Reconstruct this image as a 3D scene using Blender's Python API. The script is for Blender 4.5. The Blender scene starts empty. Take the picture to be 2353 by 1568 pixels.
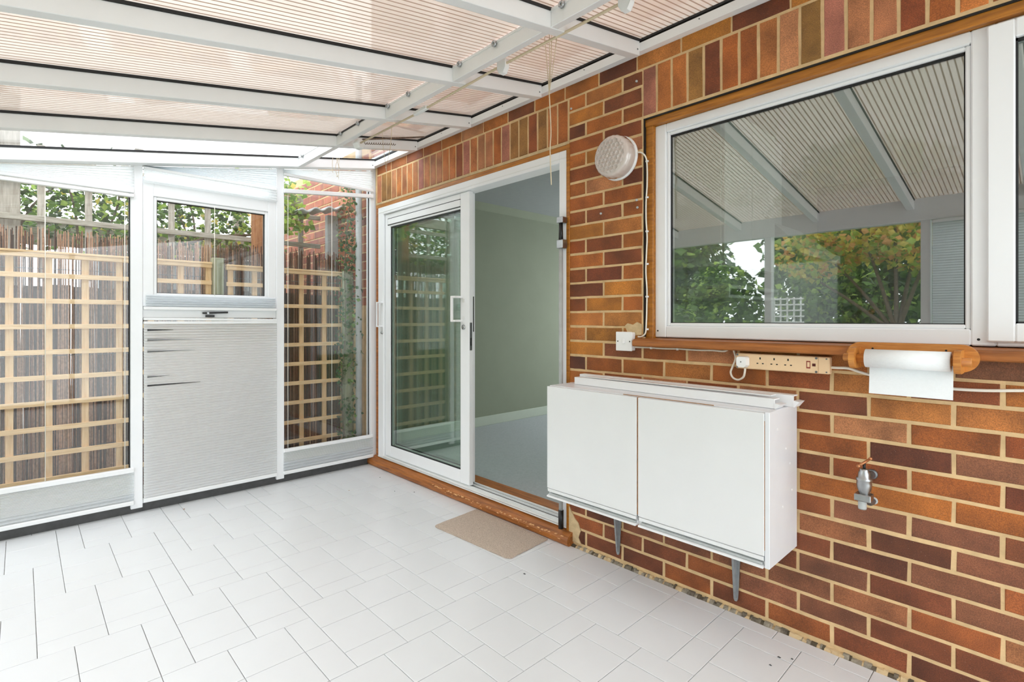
import bpy, bmesh, math, random
from mathutils import Vector, Matrix
sc = bpy.context.scene
COL = sc.collection
RND = random.Random(7)

# ------------------------------------------------------------------ camera, sky, exposure
FPX, V0, TH = 1190.0, 735.0, math.radians(46.54)
CAMLOC = Vector((3.809, -2.096, 1.179))
cd = bpy.data.cameras.new('camera')
cd.sensor_width = 36.0
cd.sensor_fit = 'HORIZONTAL'
cd.lens = FPX / 2353.0 * 36.0
cd.shift_y = -(784.0 - V0) / 2353.0
cd.clip_start = 0.02
cam = bpy.data.objects.new('camera', cd)
COL.objects.link(cam)
cam.location = CAMLOC
cam.rotation_euler = (math.pi / 2, 0, TH)
sc.camera = cam

world = bpy.data.worlds.new('overcast_sky')
sc.world = world
world.use_nodes = True
bgn = world.node_tree.nodes['Background']
bgn.inputs[0].default_value = (0.915, 0.963, 1.0, 1)
bgn.inputs[1].default_value = 1.15

sc.view_settings.view_transform = 'Standard'
sc.view_settings.look = 'None'
sc.view_settings.gamma = 1.0
sc.view_settings.use_curve_mapping = False
sc.view_settings.exposure = 1.84
sc.cycles.use_denoising = True
sc.cycles.max_bounces = 14
sc.cycles.diffuse_bounces = 6
sc.cycles.transparent_max_bounces = 24
sc.cycles.caustics_reflective = False
sc.cycles.caustics_refractive = False

# ------------------------------------------------------------------ pixel helpers (direction only; the plane gives the distance)
FW = Vector((-math.sin(TH), math.cos(TH), 0))
RT = Vector((math.cos(TH), math.sin(TH), 0))
def ray(x, y): return FW + RT * ((x - 1176.5) / FPX) - Vector((0, 0, 1)) * ((y - V0) / FPX)
def onY(x, y, v=0.0):
    d = ray(x, y); return CAMLOC + d * ((v - CAMLOC.y) / d.y)
def onX(x, y, v=0.0):
    d = ray(x, y); return CAMLOC + d * ((v - CAMLOC.x) / d.x)
def pix(p):
    q = Vector(p) - CAMLOC; d = q.dot(FW)
    if d < 0.05: return None
    return (1176.5 + FPX * q.dot(RT) / d, V0 - FPX * q.z / d)

# ------------------------------------------------------------------ materials
def lin(c):
    def f(v):
        v /= 255.0
        return v / 12.92 if v <= 0.04045 else ((v + 0.055) / 1.055) ** 2.4
    return (f(c[0]), f(c[1]), f(c[2]), 1.0)

MATS = {}
def newmat(name):
    m = bpy.data.materials.new(name); m.use_nodes = True
    nt = m.node_tree
    for n in list(nt.nodes): nt.nodes.remove(n)
    out = nt.nodes.new('ShaderNodeOutputMaterial')
    MATS[name] = m
    return m, nt, out
def N(nt, t, **kw):
    n = nt.nodes.new(t)
    for k, v in kw.items(): setattr(n, k, v)
    return n

def mat(name, col, rough=0.5, metal=0.0, noise=0.0, scale=20.0, bump=0.0, bscale=80.0, spec=0.5, stretch=None, col2=None, objcol=False):
    """principled surface with procedural colour variation and relief"""
    m, nt, out = newmat(name)
    b = N(nt, 'ShaderNodeBsdfPrincipled')
    b.inputs['Roughness'].default_value = rough
    b.inputs['Metallic'].default_value = metal
    b.inputs['Specular IOR Level'].default_value = spec
    nt.links.new(b.outputs[0], out.inputs[0])
    tc = N(nt, 'ShaderNodeTexCoord')
    mp = N(nt, 'ShaderNodeMapping')
    if stretch: mp.inputs['Scale'].default_value = stretch
    nt.links.new(tc.outputs['Object'], mp.inputs[0])
    c = lin(col)
    if noise > 0 or col2:
        nz = N(nt, 'ShaderNodeTexNoise')
        nz.inputs['Scale'].default_value = scale
        nz.inputs['Detail'].default_value = 5
        nz.inputs['Roughness'].default_value = 0.6
        nt.links.new(mp.outputs[0], nz.inputs['Vector'])
        rmp = N(nt, 'ShaderNodeValToRGB')
        rmp.color_ramp.elements[0].position = 0.3
        rmp.color_ramp.elements[1].position = 0.72
        if col2:
            a, d = lin(col2), c
        else:
            a = tuple(min(1, v * (1 - noise)) for v in c[:3]) + (1,)
            d = tuple(min(1, v * (1 + noise)) for v in c[:3]) + (1,)
        rmp.color_ramp.elements[0].color = a
        rmp.color_ramp.elements[1].color = d
        nt.links.new(nz.outputs[0], rmp.inputs[0])
        nt.links.new(rmp.outputs[0], b.inputs['Base Color'])
    else:
        b.inputs['Base Color'].default_value = c
    if bump > 0:
        bz = N(nt, 'ShaderNodeTexNoise')
        bz.inputs['Scale'].default_value = bscale
        bz.inputs['Detail'].default_value = 6
        nt.links.new(mp.outputs[0], bz.inputs['Vector'])
        bp = N(nt, 'ShaderNodeBump')
        bp.inputs['Strength'].default_value = bump
        bp.inputs['Distance'].default_value = 0.004
        nt.links.new(bz.outputs[0], bp.inputs['Height'])
        nt.links.new(bp.outputs[0], b.inputs['Normal'])
    return m

def brick_mat(name='brick_face', rough=0.62):
    m, nt, out = newmat(name)
    b = N(nt, 'ShaderNodeBsdfPrincipled')
    b.inputs['Roughness'].default_value = rough
    nt.links.new(b.outputs[0], out.inputs[0])
    oi = N(nt, 'ShaderNodeObjectInfo')
    tc = N(nt, 'ShaderNodeTexCoord')
    mp = N(nt, 'ShaderNodeMapping')
    nt.links.new(tc.outputs['Object'], mp.inputs[0])
    ad = N(nt, 'ShaderNodeVectorMath', operation='SCALE')
    ad.inputs['Scale'].default_value = 40.0
    nt.links.new(oi.outputs['Location'], ad.inputs[0])
    nt.links.new(ad.outputs[0], mp.inputs['Location'])
    n1 = N(nt, 'ShaderNodeTexNoise'); n1.inputs['Scale'].default_value = 9.0; n1.inputs['Detail'].default_value = 4
    n2 = N(nt, 'ShaderNodeTexNoise'); n2.inputs['Scale'].default_value = 330.0; n2.inputs['Detail'].default_value = 5
    vo = N(nt, 'ShaderNodeTexVoronoi'); vo.inputs['Scale'].default_value = 95.0
    for n in (n1, n2, vo): nt.links.new(mp.outputs[0], n.inputs['Vector'])
    r1 = N(nt, 'ShaderNodeValToRGB')
    r1.color_ramp.elements[0].position = 0.32; r1.color_ramp.elements[0].color = (0.60, 0.56, 0.52, 1)
    r1.color_ramp.elements[1].position = 0.66; r1.color_ramp.elements[1].color = (1.12, 1.06, 1.0, 1)
    nt.links.new(n1.outputs[0], r1.inputs[0])
    mx = N(nt, 'ShaderNodeMixRGB', blend_type='MULTIPLY'); mx.inputs[0].default_value = 1.0
    nt.links.new(oi.outputs['Color'], mx.inputs[1]); nt.links.new(r1.outputs[0], mx.inputs[2])
    r2 = N(nt, 'ShaderNodeValToRGB')
    r2.color_ramp.elements[0].position = 0.35; r2.color_ramp.elements[0].color = (0.70, 0.70, 0.70, 1)
    r2.color_ramp.elements[1].position = 0.65; r2.color_ramp.elements[1].color = (1.22, 1.22, 1.22, 1)
    nt.links.new(n2.outputs[0], r2.inputs[0])
    mx2 = N(nt, 'ShaderNodeMixRGB', blend_type='MULTIPLY'); mx2.inputs[0].default_value = 1.0
    nt.links.new(mx.outputs[0], mx2.inputs[1]); nt.links.new(r2.outputs[0], mx2.inputs[2])
    # rare pale grit specks
    r3 = N(nt, 'ShaderNodeValToRGB')
    r3.color_ramp.elements[0].position = 0.035; r3.color_ramp.elements[0].color = (1, 1, 1, 1)
    r3.color_ramp.elements[1].position = 0.06; r3.color_ramp.elements[1].color = (0, 0, 0, 1)
    nt.links.new(vo.outputs['Distance'], r3.inputs[0])
    mx3 = N(nt, 'ShaderNodeMixRGB'); mx3.inputs[2].default_value = lin((205, 180, 160))
    nt.links.new(r3.outputs[0], mx3.inputs[0]); nt.links.new(mx2.outputs[0], mx3.inputs[1])
    nt.links.new(mx3.outputs[0], b.inputs['Base Color'])
    bp = N(nt, 'ShaderNodeBump'); bp.inputs['Strength'].default_value = 0.55; bp.inputs['Distance'].default_value = 0.003
    nt.links.new(n2.outputs[0], bp.inputs['Height']); nt.links.new(bp.outputs[0], b.inputs['Normal'])
    return m

def schlick(nt, f0=0.043):
    """angle dependent mirror share, the same from both sides of a thin pane"""
    ge = N(nt, 'ShaderNodeNewGeometry')
    dt = N(nt, 'ShaderNodeVectorMath', operation='DOT_PRODUCT')
    nt.links.new(ge.outputs['Incoming'], dt.inputs[0]); nt.links.new(ge.outputs['Normal'], dt.inputs[1])
    ab = N(nt, 'ShaderNodeMath', operation='ABSOLUTE'); nt.links.new(dt.outputs['Value'], ab.inputs[0])
    om = N(nt, 'ShaderNodeMath', operation='SUBTRACT'); om.inputs[0].default_value = 1.0; om.use_clamp = True; nt.links.new(ab.outputs[0], om.inputs[1])
    pw_ = N(nt, 'ShaderNodeMath', operation='POWER'); pw_.inputs[1].default_value = 5.0; nt.links.new(om.outputs[0], pw_.inputs[0])
    ma_ = N(nt, 'ShaderNodeMath', operation='MULTIPLY_ADD'); ma_.inputs[1].default_value = 1 - f0; ma_.inputs[2].default_value = f0
    nt.links.new(pw_.outputs[0], ma_.inputs[0])
    return ma_
def glass_mat(name, tint=(1, 1, 1), f0=0.10, gain=1.0, rough=0.0, haze=0.0):
    """thin pane: passes light straight, reflects by angle, may carry a faint film of dirt"""
    m, nt, out = newmat(name)
    tr = N(nt, 'ShaderNodeBsdfTransparent'); tr.inputs[0].default_value = tint + (1,)
    gl = N(nt, 'ShaderNodeBsdfGlossy'); gl.inputs['Roughness'].default_value = rough
    fr = schlick(nt)
    ma = N(nt, 'ShaderNodeMath', operation='MULTIPLY_ADD'); ma.inputs[1].default_value = gain; ma.inputs[2].default_value = f0
    ma.use_clamp = True
    nt.links.new(fr.outputs[0], ma.inputs[0])
    mx = N(nt, 'ShaderNodeMixShader')
    nt.links.new(ma.outputs[0], mx.inputs[0]); nt.links.new(tr.outputs[0], mx.inputs[1]); nt.links.new(gl.outputs[0], mx.inputs[2])
    last = mx
    if haze > 0:
        df = N(nt, 'ShaderNodeBsdfDiffuse'); df.inputs[0].default_value = (0.8, 0.82, 0.8, 1)
        tl = N(nt, 'ShaderNodeBsdfTranslucent'); tl.inputs[0].default_value = (0.8, 0.82, 0.8, 1)
        md = N(nt, 'ShaderNodeMixShader'); md.inputs[0].default_value = 0.5
        nt.links.new(df.outputs[0], md.inputs[1]); nt.links.new(tl.outputs[0], md.inputs[2])
        nz = N(nt, 'ShaderNodeTexNoise'); nz.inputs['Scale'].default_value = 3.0; nz.inputs['Detail'].default_value = 4
        tc = N(nt, 'ShaderNodeTexCoord'); nt.links.new(tc.outputs['Object'], nz.inputs['Vector'])
        mr = N(nt, 'ShaderNodeMapRange'); mr.inputs['From Min'].default_value = 0.3; mr.inputs['From Max'].default_value = 0.7
        mr.inputs['To Min'].default_value = haze * 0.3; mr.inputs['To Max'].default_value = haze * 1.7
        nt.links.new(nz.outputs[0], mr.inputs['Value'])
        mh = N(nt, 'ShaderNodeMixShader')
        nt.links.new(mr.outputs[0], mh.inputs[0]); nt.links.new(mx.outputs[0], mh.inputs[1]); nt.links.new(md.outputs[0], mh.inputs[2])
        last = mh
    nt.links.new(last.outputs[0], out.inputs[0])
    return m

def translucent_mat(name, col, trans=0.5, clear=0.0, clear_tint=(1, 1, 1), gloss=0.0, rough=0.1, diffcol=None):
    """sheet that scatters light through: diffuse + translucent (+ part clear, + gloss by angle)"""
    m, nt, out = newmat(name)
    c = lin(col)
    df = N(nt, 'ShaderNodeBsdfDiffuse'); df.inputs[0].default_value = lin(diffcol) if diffcol else c
    tl = N(nt, 'ShaderNodeBsdfTranslucent'); tl.inputs[0].default_value = c
    m1 = N(nt, 'ShaderNodeMixShader'); m1.inputs[0].default_value = trans
    nt.links.new(df.outputs[0], m1.inputs[1]); nt.links.new(tl.outputs[0], m1.inputs[2])
    last = m1
    if clear > 0:
        tr = N(nt, 'ShaderNodeBsdfTransparent'); tr.inputs[0].default_value = clear_tint + (1,)
        m2 = N(nt, 'ShaderNodeMixShader'); m2.inputs[0].default_value = clear
        nt.links.new(last.outputs[0], m2.inputs[1]); nt.links.new(tr.outputs[0], m2.inputs[2]); last = m2
    if gloss > 0:
        gl = N(nt, 'ShaderNodeBsdfGlossy'); gl.inputs['Roughness'].default_value = rough
        fr = schlick(nt)
        ma = N(nt, 'ShaderNodeMath', operation='MULTIPLY'); ma.inputs[1].default_value = gloss; ma.use_clamp = True
        nt.links.new(fr.outputs[0], ma.inputs[0])
        m3 = N(nt, 'ShaderNodeMixShader')
        nt.links.new(ma.outputs[0], m3.inputs[0]); nt.links.new(last.outputs[0], m3.inputs[1]); nt.links.new(gl.outputs[0], m3.inputs[2]); last = m3
    nt.links.new(last.outputs[0], out.inputs[0])
    return m

brick_mat()
def brick_tex(name):
    m, nt, out = newmat(name)
    b = N(nt, 'ShaderNodeBsdfPrincipled'); b.inputs['Roughness'].default_value = 0.8
    nt.links.new(b.outputs[0], out.inputs[0])
    tc = N(nt, 'ShaderNodeTexCoord'); mp = N(nt, 'ShaderNodeMapping'); mp.inputs['Rotation'].default_value = (math.pi / 2, 0, 0)
    nt.links.new(tc.outputs['Object'], mp.inputs[0])
    bt = N(nt, 'ShaderNodeTexBrick'); nt.links.new(mp.outputs[0], bt.inputs['Vector'])
    bt.inputs['Color1'].default_value = lin((176, 92, 58)); bt.inputs['Color2'].default_value = lin((140, 66, 42)); bt.inputs['Mortar'].default_value = lin((206, 172, 130))
    bt.inputs['Scale'].default_value = 1.0; bt.inputs['Mortar Size'].default_value = 0.006; bt.inputs['Brick Width'].default_value = 0.225; bt.inputs['Row Height'].default_value = 0.075
    nt.links.new(bt.outputs['Color'], b.inputs['Base Color'])
    return m
brick_tex('brick_courses')
mat('mortar', (216, 184, 138), 0.9, noise=0.18, scale=14, bump=0.5, bscale=160)
mat('plaster_patch', (206, 180, 140), 0.95, noise=0.15, scale=30, bump=0.6, bscale=120)
mat('pvc', (238, 239, 241), 0.32, noise=0.02, scale=3)
mat('alu_white', (236, 237, 238), 0.35, noise=0.025, scale=4)
mat('pvc_worn', (230, 231, 230), 0.4, noise=0.04, scale=9, bump=0.05)
mat('gasket', (22, 22, 24), 0.6)
mat('dark_strip', (74, 74, 74), 0.6, noise=0.2, scale=25, bump=0.2)
mat('tile_white', (221, 222, 224), 0.28, noise=0.025, scale=2.2, bump=0.03, bscale=30)
mat('grout', (158, 156, 152), 0.9, noise=0.3, scale=40)
mat('timber', (198, 128, 40), 0.38, col2=(142, 84, 20), scale=6, stretch=(1.2, 14, 14), bump=0.12, bscale=30)
mat('timber_worn', (186, 114, 50), 0.45, col2=(118, 66, 26), scale=5, stretch=(1.0, 12, 12), bump=0.3, bscale=40)
mat('timber_chip', (222, 170, 118), 0.8, noise=0.2, scale=60, bump=0.6)
mat('pine', (216, 150, 72), 0.4, col2=(170, 100, 40), scale=6, stretch=(2, 18, 18))
mat('laminate', (228, 229, 230), 0.22, noise=0.015, scale=5)
mat('laminate_side', (226, 228, 232), 0.3, noise=0.02, scale=12)
mat('chipboard', (168, 120, 76), 0.9, noise=0.3, scale=90)
mat('steel', (168, 170, 172), 0.3, metal=1.0, noise=0.15, scale=30)
mat('steel_dull', (120, 122, 124), 0.45, metal=0.8, noise=0.3, scale=30)
mat('bracket_grey', (148, 152, 154), 0.4, metal=0.2, noise=0.2, scale=40)
mat('copper', (190, 130, 90), 0.4, metal=0.8, noise=0.2, scale=60)
mat('black', (20, 20, 21), 0.4)
mat('plastic_white', (240, 240, 240), 0.28)
mat('plastic_cream', (240, 208, 168), 0.35, noise=0.04, scale=10)
mat('cable_white', (236, 230, 218), 0.45)
mat('cord_cream', (214, 198, 170), 0.8)
mat('red_plastic', (150, 60, 52), 0.3)
mat('dark_red', (88, 24, 22), 0.3)
mat('paper', (240, 243, 245), 0.9, noise=0.015, scale=120, bump=0.25, bscale=220)
mat('mat_felt', (190, 172, 156), 1.0, noise=0.25, scale=190, bump=0.9, bscale=240)
mat('room_wall', (138, 144, 126), 0.95, noise=0.03, scale=4)
mat('room_white', (186, 194, 180), 0.8, noise=0.02)
mat('room_ceiling', (150, 154, 152), 0.95, noise=0.03)
mat('carpet', (176, 182, 184), 1.0, noise=0.08, scale=60, bump=0.4, bscale=300)
mat('kitchen_white', (206, 214, 206), 0.4, noise=0.02)
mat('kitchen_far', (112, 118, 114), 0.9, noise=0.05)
mat('kitchen_wall', (176, 186, 172), 0.9, noise=0.03)
mat('fence_pine', (242, 212, 168), 0.75, col2=(218, 178, 128), scale=5, stretch=(20, 1.6, 20), bump=0.2, bscale=60)
mat('fence_pine_v', (236, 204, 158), 0.75, col2=(210, 168, 118), scale=5, stretch=(20, 20, 1.6), bump=0.2, bscale=60)
mat('post_green', (176, 180, 156), 0.85, col2=(138, 142, 116), scale=4, stretch=(12, 12, 1), bump=0.2)
mat('grey_wood', (196, 190, 178), 0.9, col2=(142, 136, 122), scale=5, stretch=(14, 2, 14), bump=0.35, bscale=60)
mat('grey_wood_v', (200, 194, 184), 0.9, col2=(150, 142, 128), scale=5, stretch=(14, 14, 1.5), bump=0.35, bscale=60)
mat('orange_wood', (190, 136, 92), 0.8, col2=(150, 92, 56), scale=5, stretch=(12, 12, 1.5), bump=0.3)
mat('reed_a', (118, 72, 50), 0.85, noise=0.3, scale=60)
mat('reed_b', (70, 46, 36), 0.85, noise=0.3, scale=60)
mat('reed_c', (188, 148, 122), 0.85, noise=0.3, scale=60)
mat('paving', (150, 148, 142), 0.9, noise=0.2, scale=6, bump=0.3)
mat('crumble', (150, 140, 124), 1.0, noise=0.4, scale=50, bump=1.0, bscale=120)
mat('crumble_dark', (112, 102, 88), 1.0, noise=0.5, scale=50, bump=1.0, bscale=120)
mat('soil', (88, 78, 62), 1.0, noise=0.3, scale=20, bump=0.6)
mat('lawn', (84, 112, 52), 1.0, noise=0.4, scale=40, bump=0.8)
mat('bark', (112, 98, 82), 0.95, noise=0.4, scale=30, bump=0.8)
mat('galv', (178, 182, 182), 0.5, noise=0.1, scale=20)
mat('roof_grey', (120, 124, 128), 0.7, noise=0.1)
mat('steel_spring', (120, 104, 92), 0.5, metal=0.6, noise=0.4, scale=80)
for nm, c in (('leaf_dark', (66, 92, 48)), ('leaf_green', (112, 148, 70)), ('leaf_bright', (178, 206, 98)), ('leaf_yellow', (232, 216, 108)), ('leaf_orange', (228, 172, 104)), ('leaf_ivy', (70, 104, 66)), ('leaf_grey', (120, 128, 100))):
    translucent_mat(nm, c, 0.45, gloss=0.5, rough=0.4)
glass_mat('glass_gable', (0.985, 0.99, 0.985), f0=0.015, gain=0.8, haze=0.02)
glass_mat('glass_window', (0.90, 0.94, 0.91), f0=0.20, gain=1.2)
glass_mat('glass_door', (0.88, 0.95, 0.90), f0=0.10, gain=1.0)
glass_mat('glass_roof', (0.98, 0.98, 0.98), f0=0.0, gain=0.8, haze=0.03)
translucent_mat('polycarb', (208, 196, 184), 0.36, clear=0.11, clear_tint=(0.84, 0.74, 0.66), gloss=1.7, rough=0.05)
translucent_mat('polycarb_rib', (150, 128, 112), 0.36, gloss=0.8, rough=0.15)
translucent_mat('polycarb_wide', (206, 206, 198), 0.62, clear=0.12, clear_tint=(0.8, 0.8, 0.77), gloss=1.2, rough=0.05)
translucent_mat('blind_fabric', (249, 251, 252), 0.5)
translucent_mat('blind_fabric_dim', (232, 236, 239), 0.42)
translucent_mat('lamp_glass', (226, 212, 204), 0.15, gloss=3.0, rough=0.10)

# ------------------------------------------------------------------ mesh helpers
def root_loc(o):
    v = Vector((0, 0, 0))
    while o is not None:
        v += o.location; o = o.parent
    return v

class MB:
    """collects shapes given in world coordinates; build() links them as ONE mesh object"""
    def __init__(s): s.v = []; s.f = []; s.m = []; s.sm = []
    def add(s, vs, fs, mi=0, smooth=False):
        o = len(s.v); s.v += [tuple(p) for p in vs]
        for f in fs: s.f.append([o + i for i in f]); s.m.append(mi); s.sm.append(smooth)
        return s
    def box(s, x0, x1, y0, y1, z0, z1, mi=0):
        vs = [(x, y, z) for z in (z0, z1) for y in (y0, y1) for x in (x0, x1)]
        return s.add(vs, [(0, 2, 3, 1), (4, 5, 7, 6), (0, 1, 5, 4), (2, 6, 7, 3), (0, 4, 6, 2), (1, 3, 7, 5)], mi)
    def hexa(s, pts, mi=0):   # 8 points: bottom 4 (ccw), top 4 (ccw)
        return s.add(pts, [(3, 2, 1, 0), (4, 5, 6, 7), (0, 1, 5, 4), (1, 2, 6, 5), (2, 3, 7, 6), (3, 0, 4, 7)], mi)
    def bar(s, p0, p1, w, h, up=(0, 0, 1), mi=0):
        p0 = Vector(p0); p1 = Vector(p1); d = (p1 - p0).normalized(); u = Vector(up)
        a = d.cross(u).normalized() * (w / 2); b = a.cross(d).normalized() * (h / 2)
        q = []
        for c in (-b, b):
            q += [p0 - a + c, p0 + a + c, p1 + a + c, p1 - a + c]
        return s.hexa(q, mi)
    def cyl(s, p0, p1, r, n=12, r1=None, mi=0, caps=True, smooth=True):
        p0 = Vector(p0); p1 = Vector(p1); r1 = r if r1 is None else r1
        d = (p1 - p0).normalized()
        u = Vector((0, 0, 1)) if abs(d.z) < 0.9 else Vector((1, 0, 0))
        a = d.cross(u).normalized(); b = d.cross(a).normalized()
        vs = []
        for p, rr in ((p0, r), (p1, r1)):
            for i in range(n):
                t = 2 * math.pi * i / n
                vs.append(p + (a * math.cos(t) + b * math.sin(t)) * rr)
        s.add(vs, [(i, (i + 1) % n, n + (i + 1) % n, n + i) for i in range(n)], mi, smooth)
        if caps: s.add(vs, [tuple(range(n))[::-1], tuple(range(n, 2 * n))], mi)
        return s
    def tube(s, path, r, n=8, mi=0):
        path = [Vector(p) for p in path]; k = len(path); vs = []
        d0 = (path[1] - path[0]).normalized()
        u = Vector((0, 0, 1)) if abs(d0.z) < 0.9 else Vector((1, 0, 0))
        a = d0.cross(u).normalized()
        for i, p in enumerate(path):
            d = (path[min(i + 1, k - 1)] - path[max(i - 1, 0)]).normalized()
            a = (a - d * a.dot(d)).normalized(); b = d.cross(a)
            for j in range(n):
                t = 2 * math.pi * j / n
                vs.append(p + (a * math.cos(t) + b * math.sin(t)) * r)
        fs = [(i * n + j, i * n + (j + 1) % n, (i + 1) * n + (j + 1) % n, (i + 1) * n + j) for i in range(k - 1) for j in range(n)]
        s.add(vs, fs, mi, True)
        return s.add(vs, [tuple(range(n))[::-1], tuple(range((k - 1) * n, k * n))], mi)
    def lathe(s, c, axis, prof, n=24, mi=0, smooth=True):   # prof: (r, along axis)
        c = Vector(c); d = Vector(axis).normalized()
        u = Vector((0, 0, 1)) if abs(d.z) < 0.9 else Vector((1, 0, 0))
        a = d.cross(u).normalized(); b = d.cross(a).normalized(); vs = []
        for r, h in prof:
            for i in range(n):
                t = 2 * math.pi * i / n
                vs.append(c + d * h + (a * math.cos(t) + b * math.sin(t)) * max(r, 1e-5))
        k = len(prof)
        return s.add(vs, [(i * n + j, i * n + (j + 1) % n, (i + 1) * n + (j + 1) % n, (i + 1) * n + j) for i in range(k - 1) for j in range(n)], mi, smooth)
    def prism(s, poly, fn0, fn1, mi=0):   # poly of 2D points mapped to two 3D outlines
        n = len(poly); vs = [fn0(*p) for p in poly] + [fn1(*p) for p in poly]
        s.add(vs, [tuple(range(n))[::-1], tuple(range(n, 2 * n))], mi)
        return s.add(vs, [(i, (i + 1) % n, n + (i + 1) % n, n + i) for i in range(n)], mi)
    def build(s, name, mats, parent=None, bevel=0.0, loc=None, seg=1, label=None, smooth_all=False):
        if isinstance(mats, str): mats = [mats]
        me = bpy.data.meshes.new(name)
        off = root_loc(parent) if parent is not None else Vector((0, 0, 0))
        base = Vector(loc) if loc is not None else Vector((0, 0, 0))
        sh = off + base
        me.from_pydata([(p[0] - sh.x, p[1] - sh.y, p[2] - sh.z) for p in s.v], [], s.f)
        for mm in mats: me.materials.append(MATS[mm])
        for p, mi, sm in zip(me.polygons, s.m, s.sm):
            p.material_index = mi; p.use_smooth = sm or smooth_all
        bm = bmesh.new(); bm.from_mesh(me)
        bmesh.ops.remove_doubles(bm, verts=bm.verts, dist=1e-6) if not smooth_all and any(s.sm) else None
        bmesh.ops.recalc_face_normals(bm, faces=bm.faces)
        bm.to_mesh(me); bm.free()
        o = bpy.data.objects.new(name, me); COL.objects.link(o)
        o.location = base
        if parent is not None: o.parent = parent
        if bevel > 0:
            md = o.modifiers.new('edge', 'BEVEL'); md.width = bevel; md.segments = seg; md.limit_method = 'ANGLE'; md.angle_limit = 0.7
        if label: o['label'] = label
        return o

def empty(name, loc):
    o = bpy.data.objects.new(name, None); COL.objects.link(o); o.location = loc; o.empty_display_size = 0.05
    return o
def tag(o, label, cat, group=None, kind=None):
    o['label'] = label; o['category'] = cat
    if group: o['group'] = group
    if kind: o['kind'] = kind
    return o
def struct(o, label=None):
    o['kind'] = 'structure'
    if label: o['label'] = label
    return o
def B(*a): return MB().box(*a)

def jit(c, amt=0.12):
    k = 1 + RND.uniform(-amt, amt)
    return tuple(max(0, min(1, v * k * (1 + RND.uniform(-0.04, 0.04)))) for v in c[:3]) + (1,)

# ------------------------------------------------------------------ FLOOR with individual tiles
PX, PY = 0.1008, 0.0986
def gx(i): return 0.459 + (i - 3) * PX
def gy(m): return -0.083 - m * PY
fl = struct(B(-0.30, 5.4, -2.50, 0.10, -0.12, -0.0045).build('floor', 'grout'), 'white tiled conservatory floor')
cell = [(7, 9, 16, 18), (9, 11, 16, 18), (11, 12, 16, 18), (7, 9, 18, 20), (9, 11, 18, 20), (11, 12, 18, 20), (3, 5, 19, 20), (5, 7, 19, 20)]
TX0, TX1, TY0, TY1 = -0.072, 5.30, -2.42, -0.018
tiles = []
for a in range(-14, 15):
    for b in range(-14, 15):
        di, dm = 5 * a + b, a + 5 * b
        for (i0, i1, m0, m1) in cell:
            x0, x1 = gx(i0 + di), gx(i1 + di); y1, y0 = gy(m0 + dm), gy(m1 + dm)
            x0, x1, y0, y1 = max(x0, TX0), min(x1, TX1), max(y0, TY0), min(y1, TY1)
            if x1 - x0 < 0.012 or y1 - y0 < 0.012: continue
            tiles.append((x0, x1, y0, y1))
def tile_shape(mb, w, d, cx=0, cy=0):
    g, e = 0.0011, 0.0016
    a, b = w / 2 - g, d / 2 - g
    vs = [(cx + sx * a, cy + sy * b, -0.0040) for sx, sy in ((-1, -1), (1, -1), (1, 1), (-1, 1))]
    vs += [(cx + sx * (a), cy + sy * (b), -e * 0.5) for sx, sy in ((-1, -1), (1, -1), (1, 1), (-1, 1))]
    vs += [(cx + sx * (a - e), cy + sy * (b - e), 0.0) for sx, sy in ((-1, -1), (1, -1), (1, 1), (-1, 1))]
    fs = [(8, 9, 10, 11)]
    for k in range(4):
        l = (k + 1) % 4
        fs += [(k, l, 4 + l, 4 + k), (4 + k, 4 + l, 8 + l, 8 + k)]
    mb.add(vs, fs)
tmesh = {}
def seen(p, mrg=150):
    q = pix(p)
    return q is not None and -mrg < q[0] < 2353 + mrg and -mrg < q[1] < 1568 + mrg
rest = MB(); tl = []
for t in tiles:
    c = ((t[0] + t[1]) / 2, (t[2] + t[3]) / 2, 0)
    if seen(c, 120): tl.append((sum((c[k] - CAMLOC[k]) ** 2 for k in range(3)), t, c))
    else: tile_shape(rest, t[1] - t[0], t[3] - t[2], c[0], c[1])
tl.sort(key=lambda q: q[0])
for n_, (dd, t, c) in enumerate(tl):
    w, d = round(t[1] - t[0], 4), round(t[3] - t[2], 4)
    if n_ >= 298:
        tile_shape(rest, w, d, c[0], c[1]); continue
    if (w, d) not in tmesh:
        mb = MB(); tile_shape(mb, w, d)
        o = mb.build('floor_tile', 'tile_white', fl); tmesh[(w, d)] = o.data
    else:
        o = bpy.data.objects.new('floor_tile', tmesh[(w, d)]); COL.objects.link(o); o.parent = fl
    o.location = (c[0], c[1], RND.uniform(-0.0003, 0.0003))
    o.rotation_euler = (RND.uniform(-0.0012, 0.0012), RND.uniform(-0.0012, 0.0012), 0)
ro = rest.build('floor_tile_remainder', 'tile_white', fl); ro['kind'] = 'stuff'

# ------------------------------------------------------------------ BRICK WALL
ZB = 2.1935
def bed(k): return ZB - 0.075 * k
WX1 = 5.35
mw = MB()
DX0, DX1, DZ1 = -0.02, 2.035, 2.113          # door opening
WXA, WXB, WZA, WZB = 2.482, 4.70, 1.060, 2.113   # window opening
YF, YBK = 0.0022, 0.26
mw.box(DX1, WX1, YF, YBK, -0.12, WZA)
mw.box(DX1, WXA, YF, YBK, WZA, WZB)
mw.box(WXB, WX1, YF, YBK, WZA, WZB)
mw.box(-0.02, WX1, YF, YBK, WZB, 2.46)
mw.box(DX0, DX1, 0.0, YBK, -0.12, -0.004)
wall = struct(mw.build('wall_back', 'mortar'), 'red brick house wall with sandy mortar')

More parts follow.
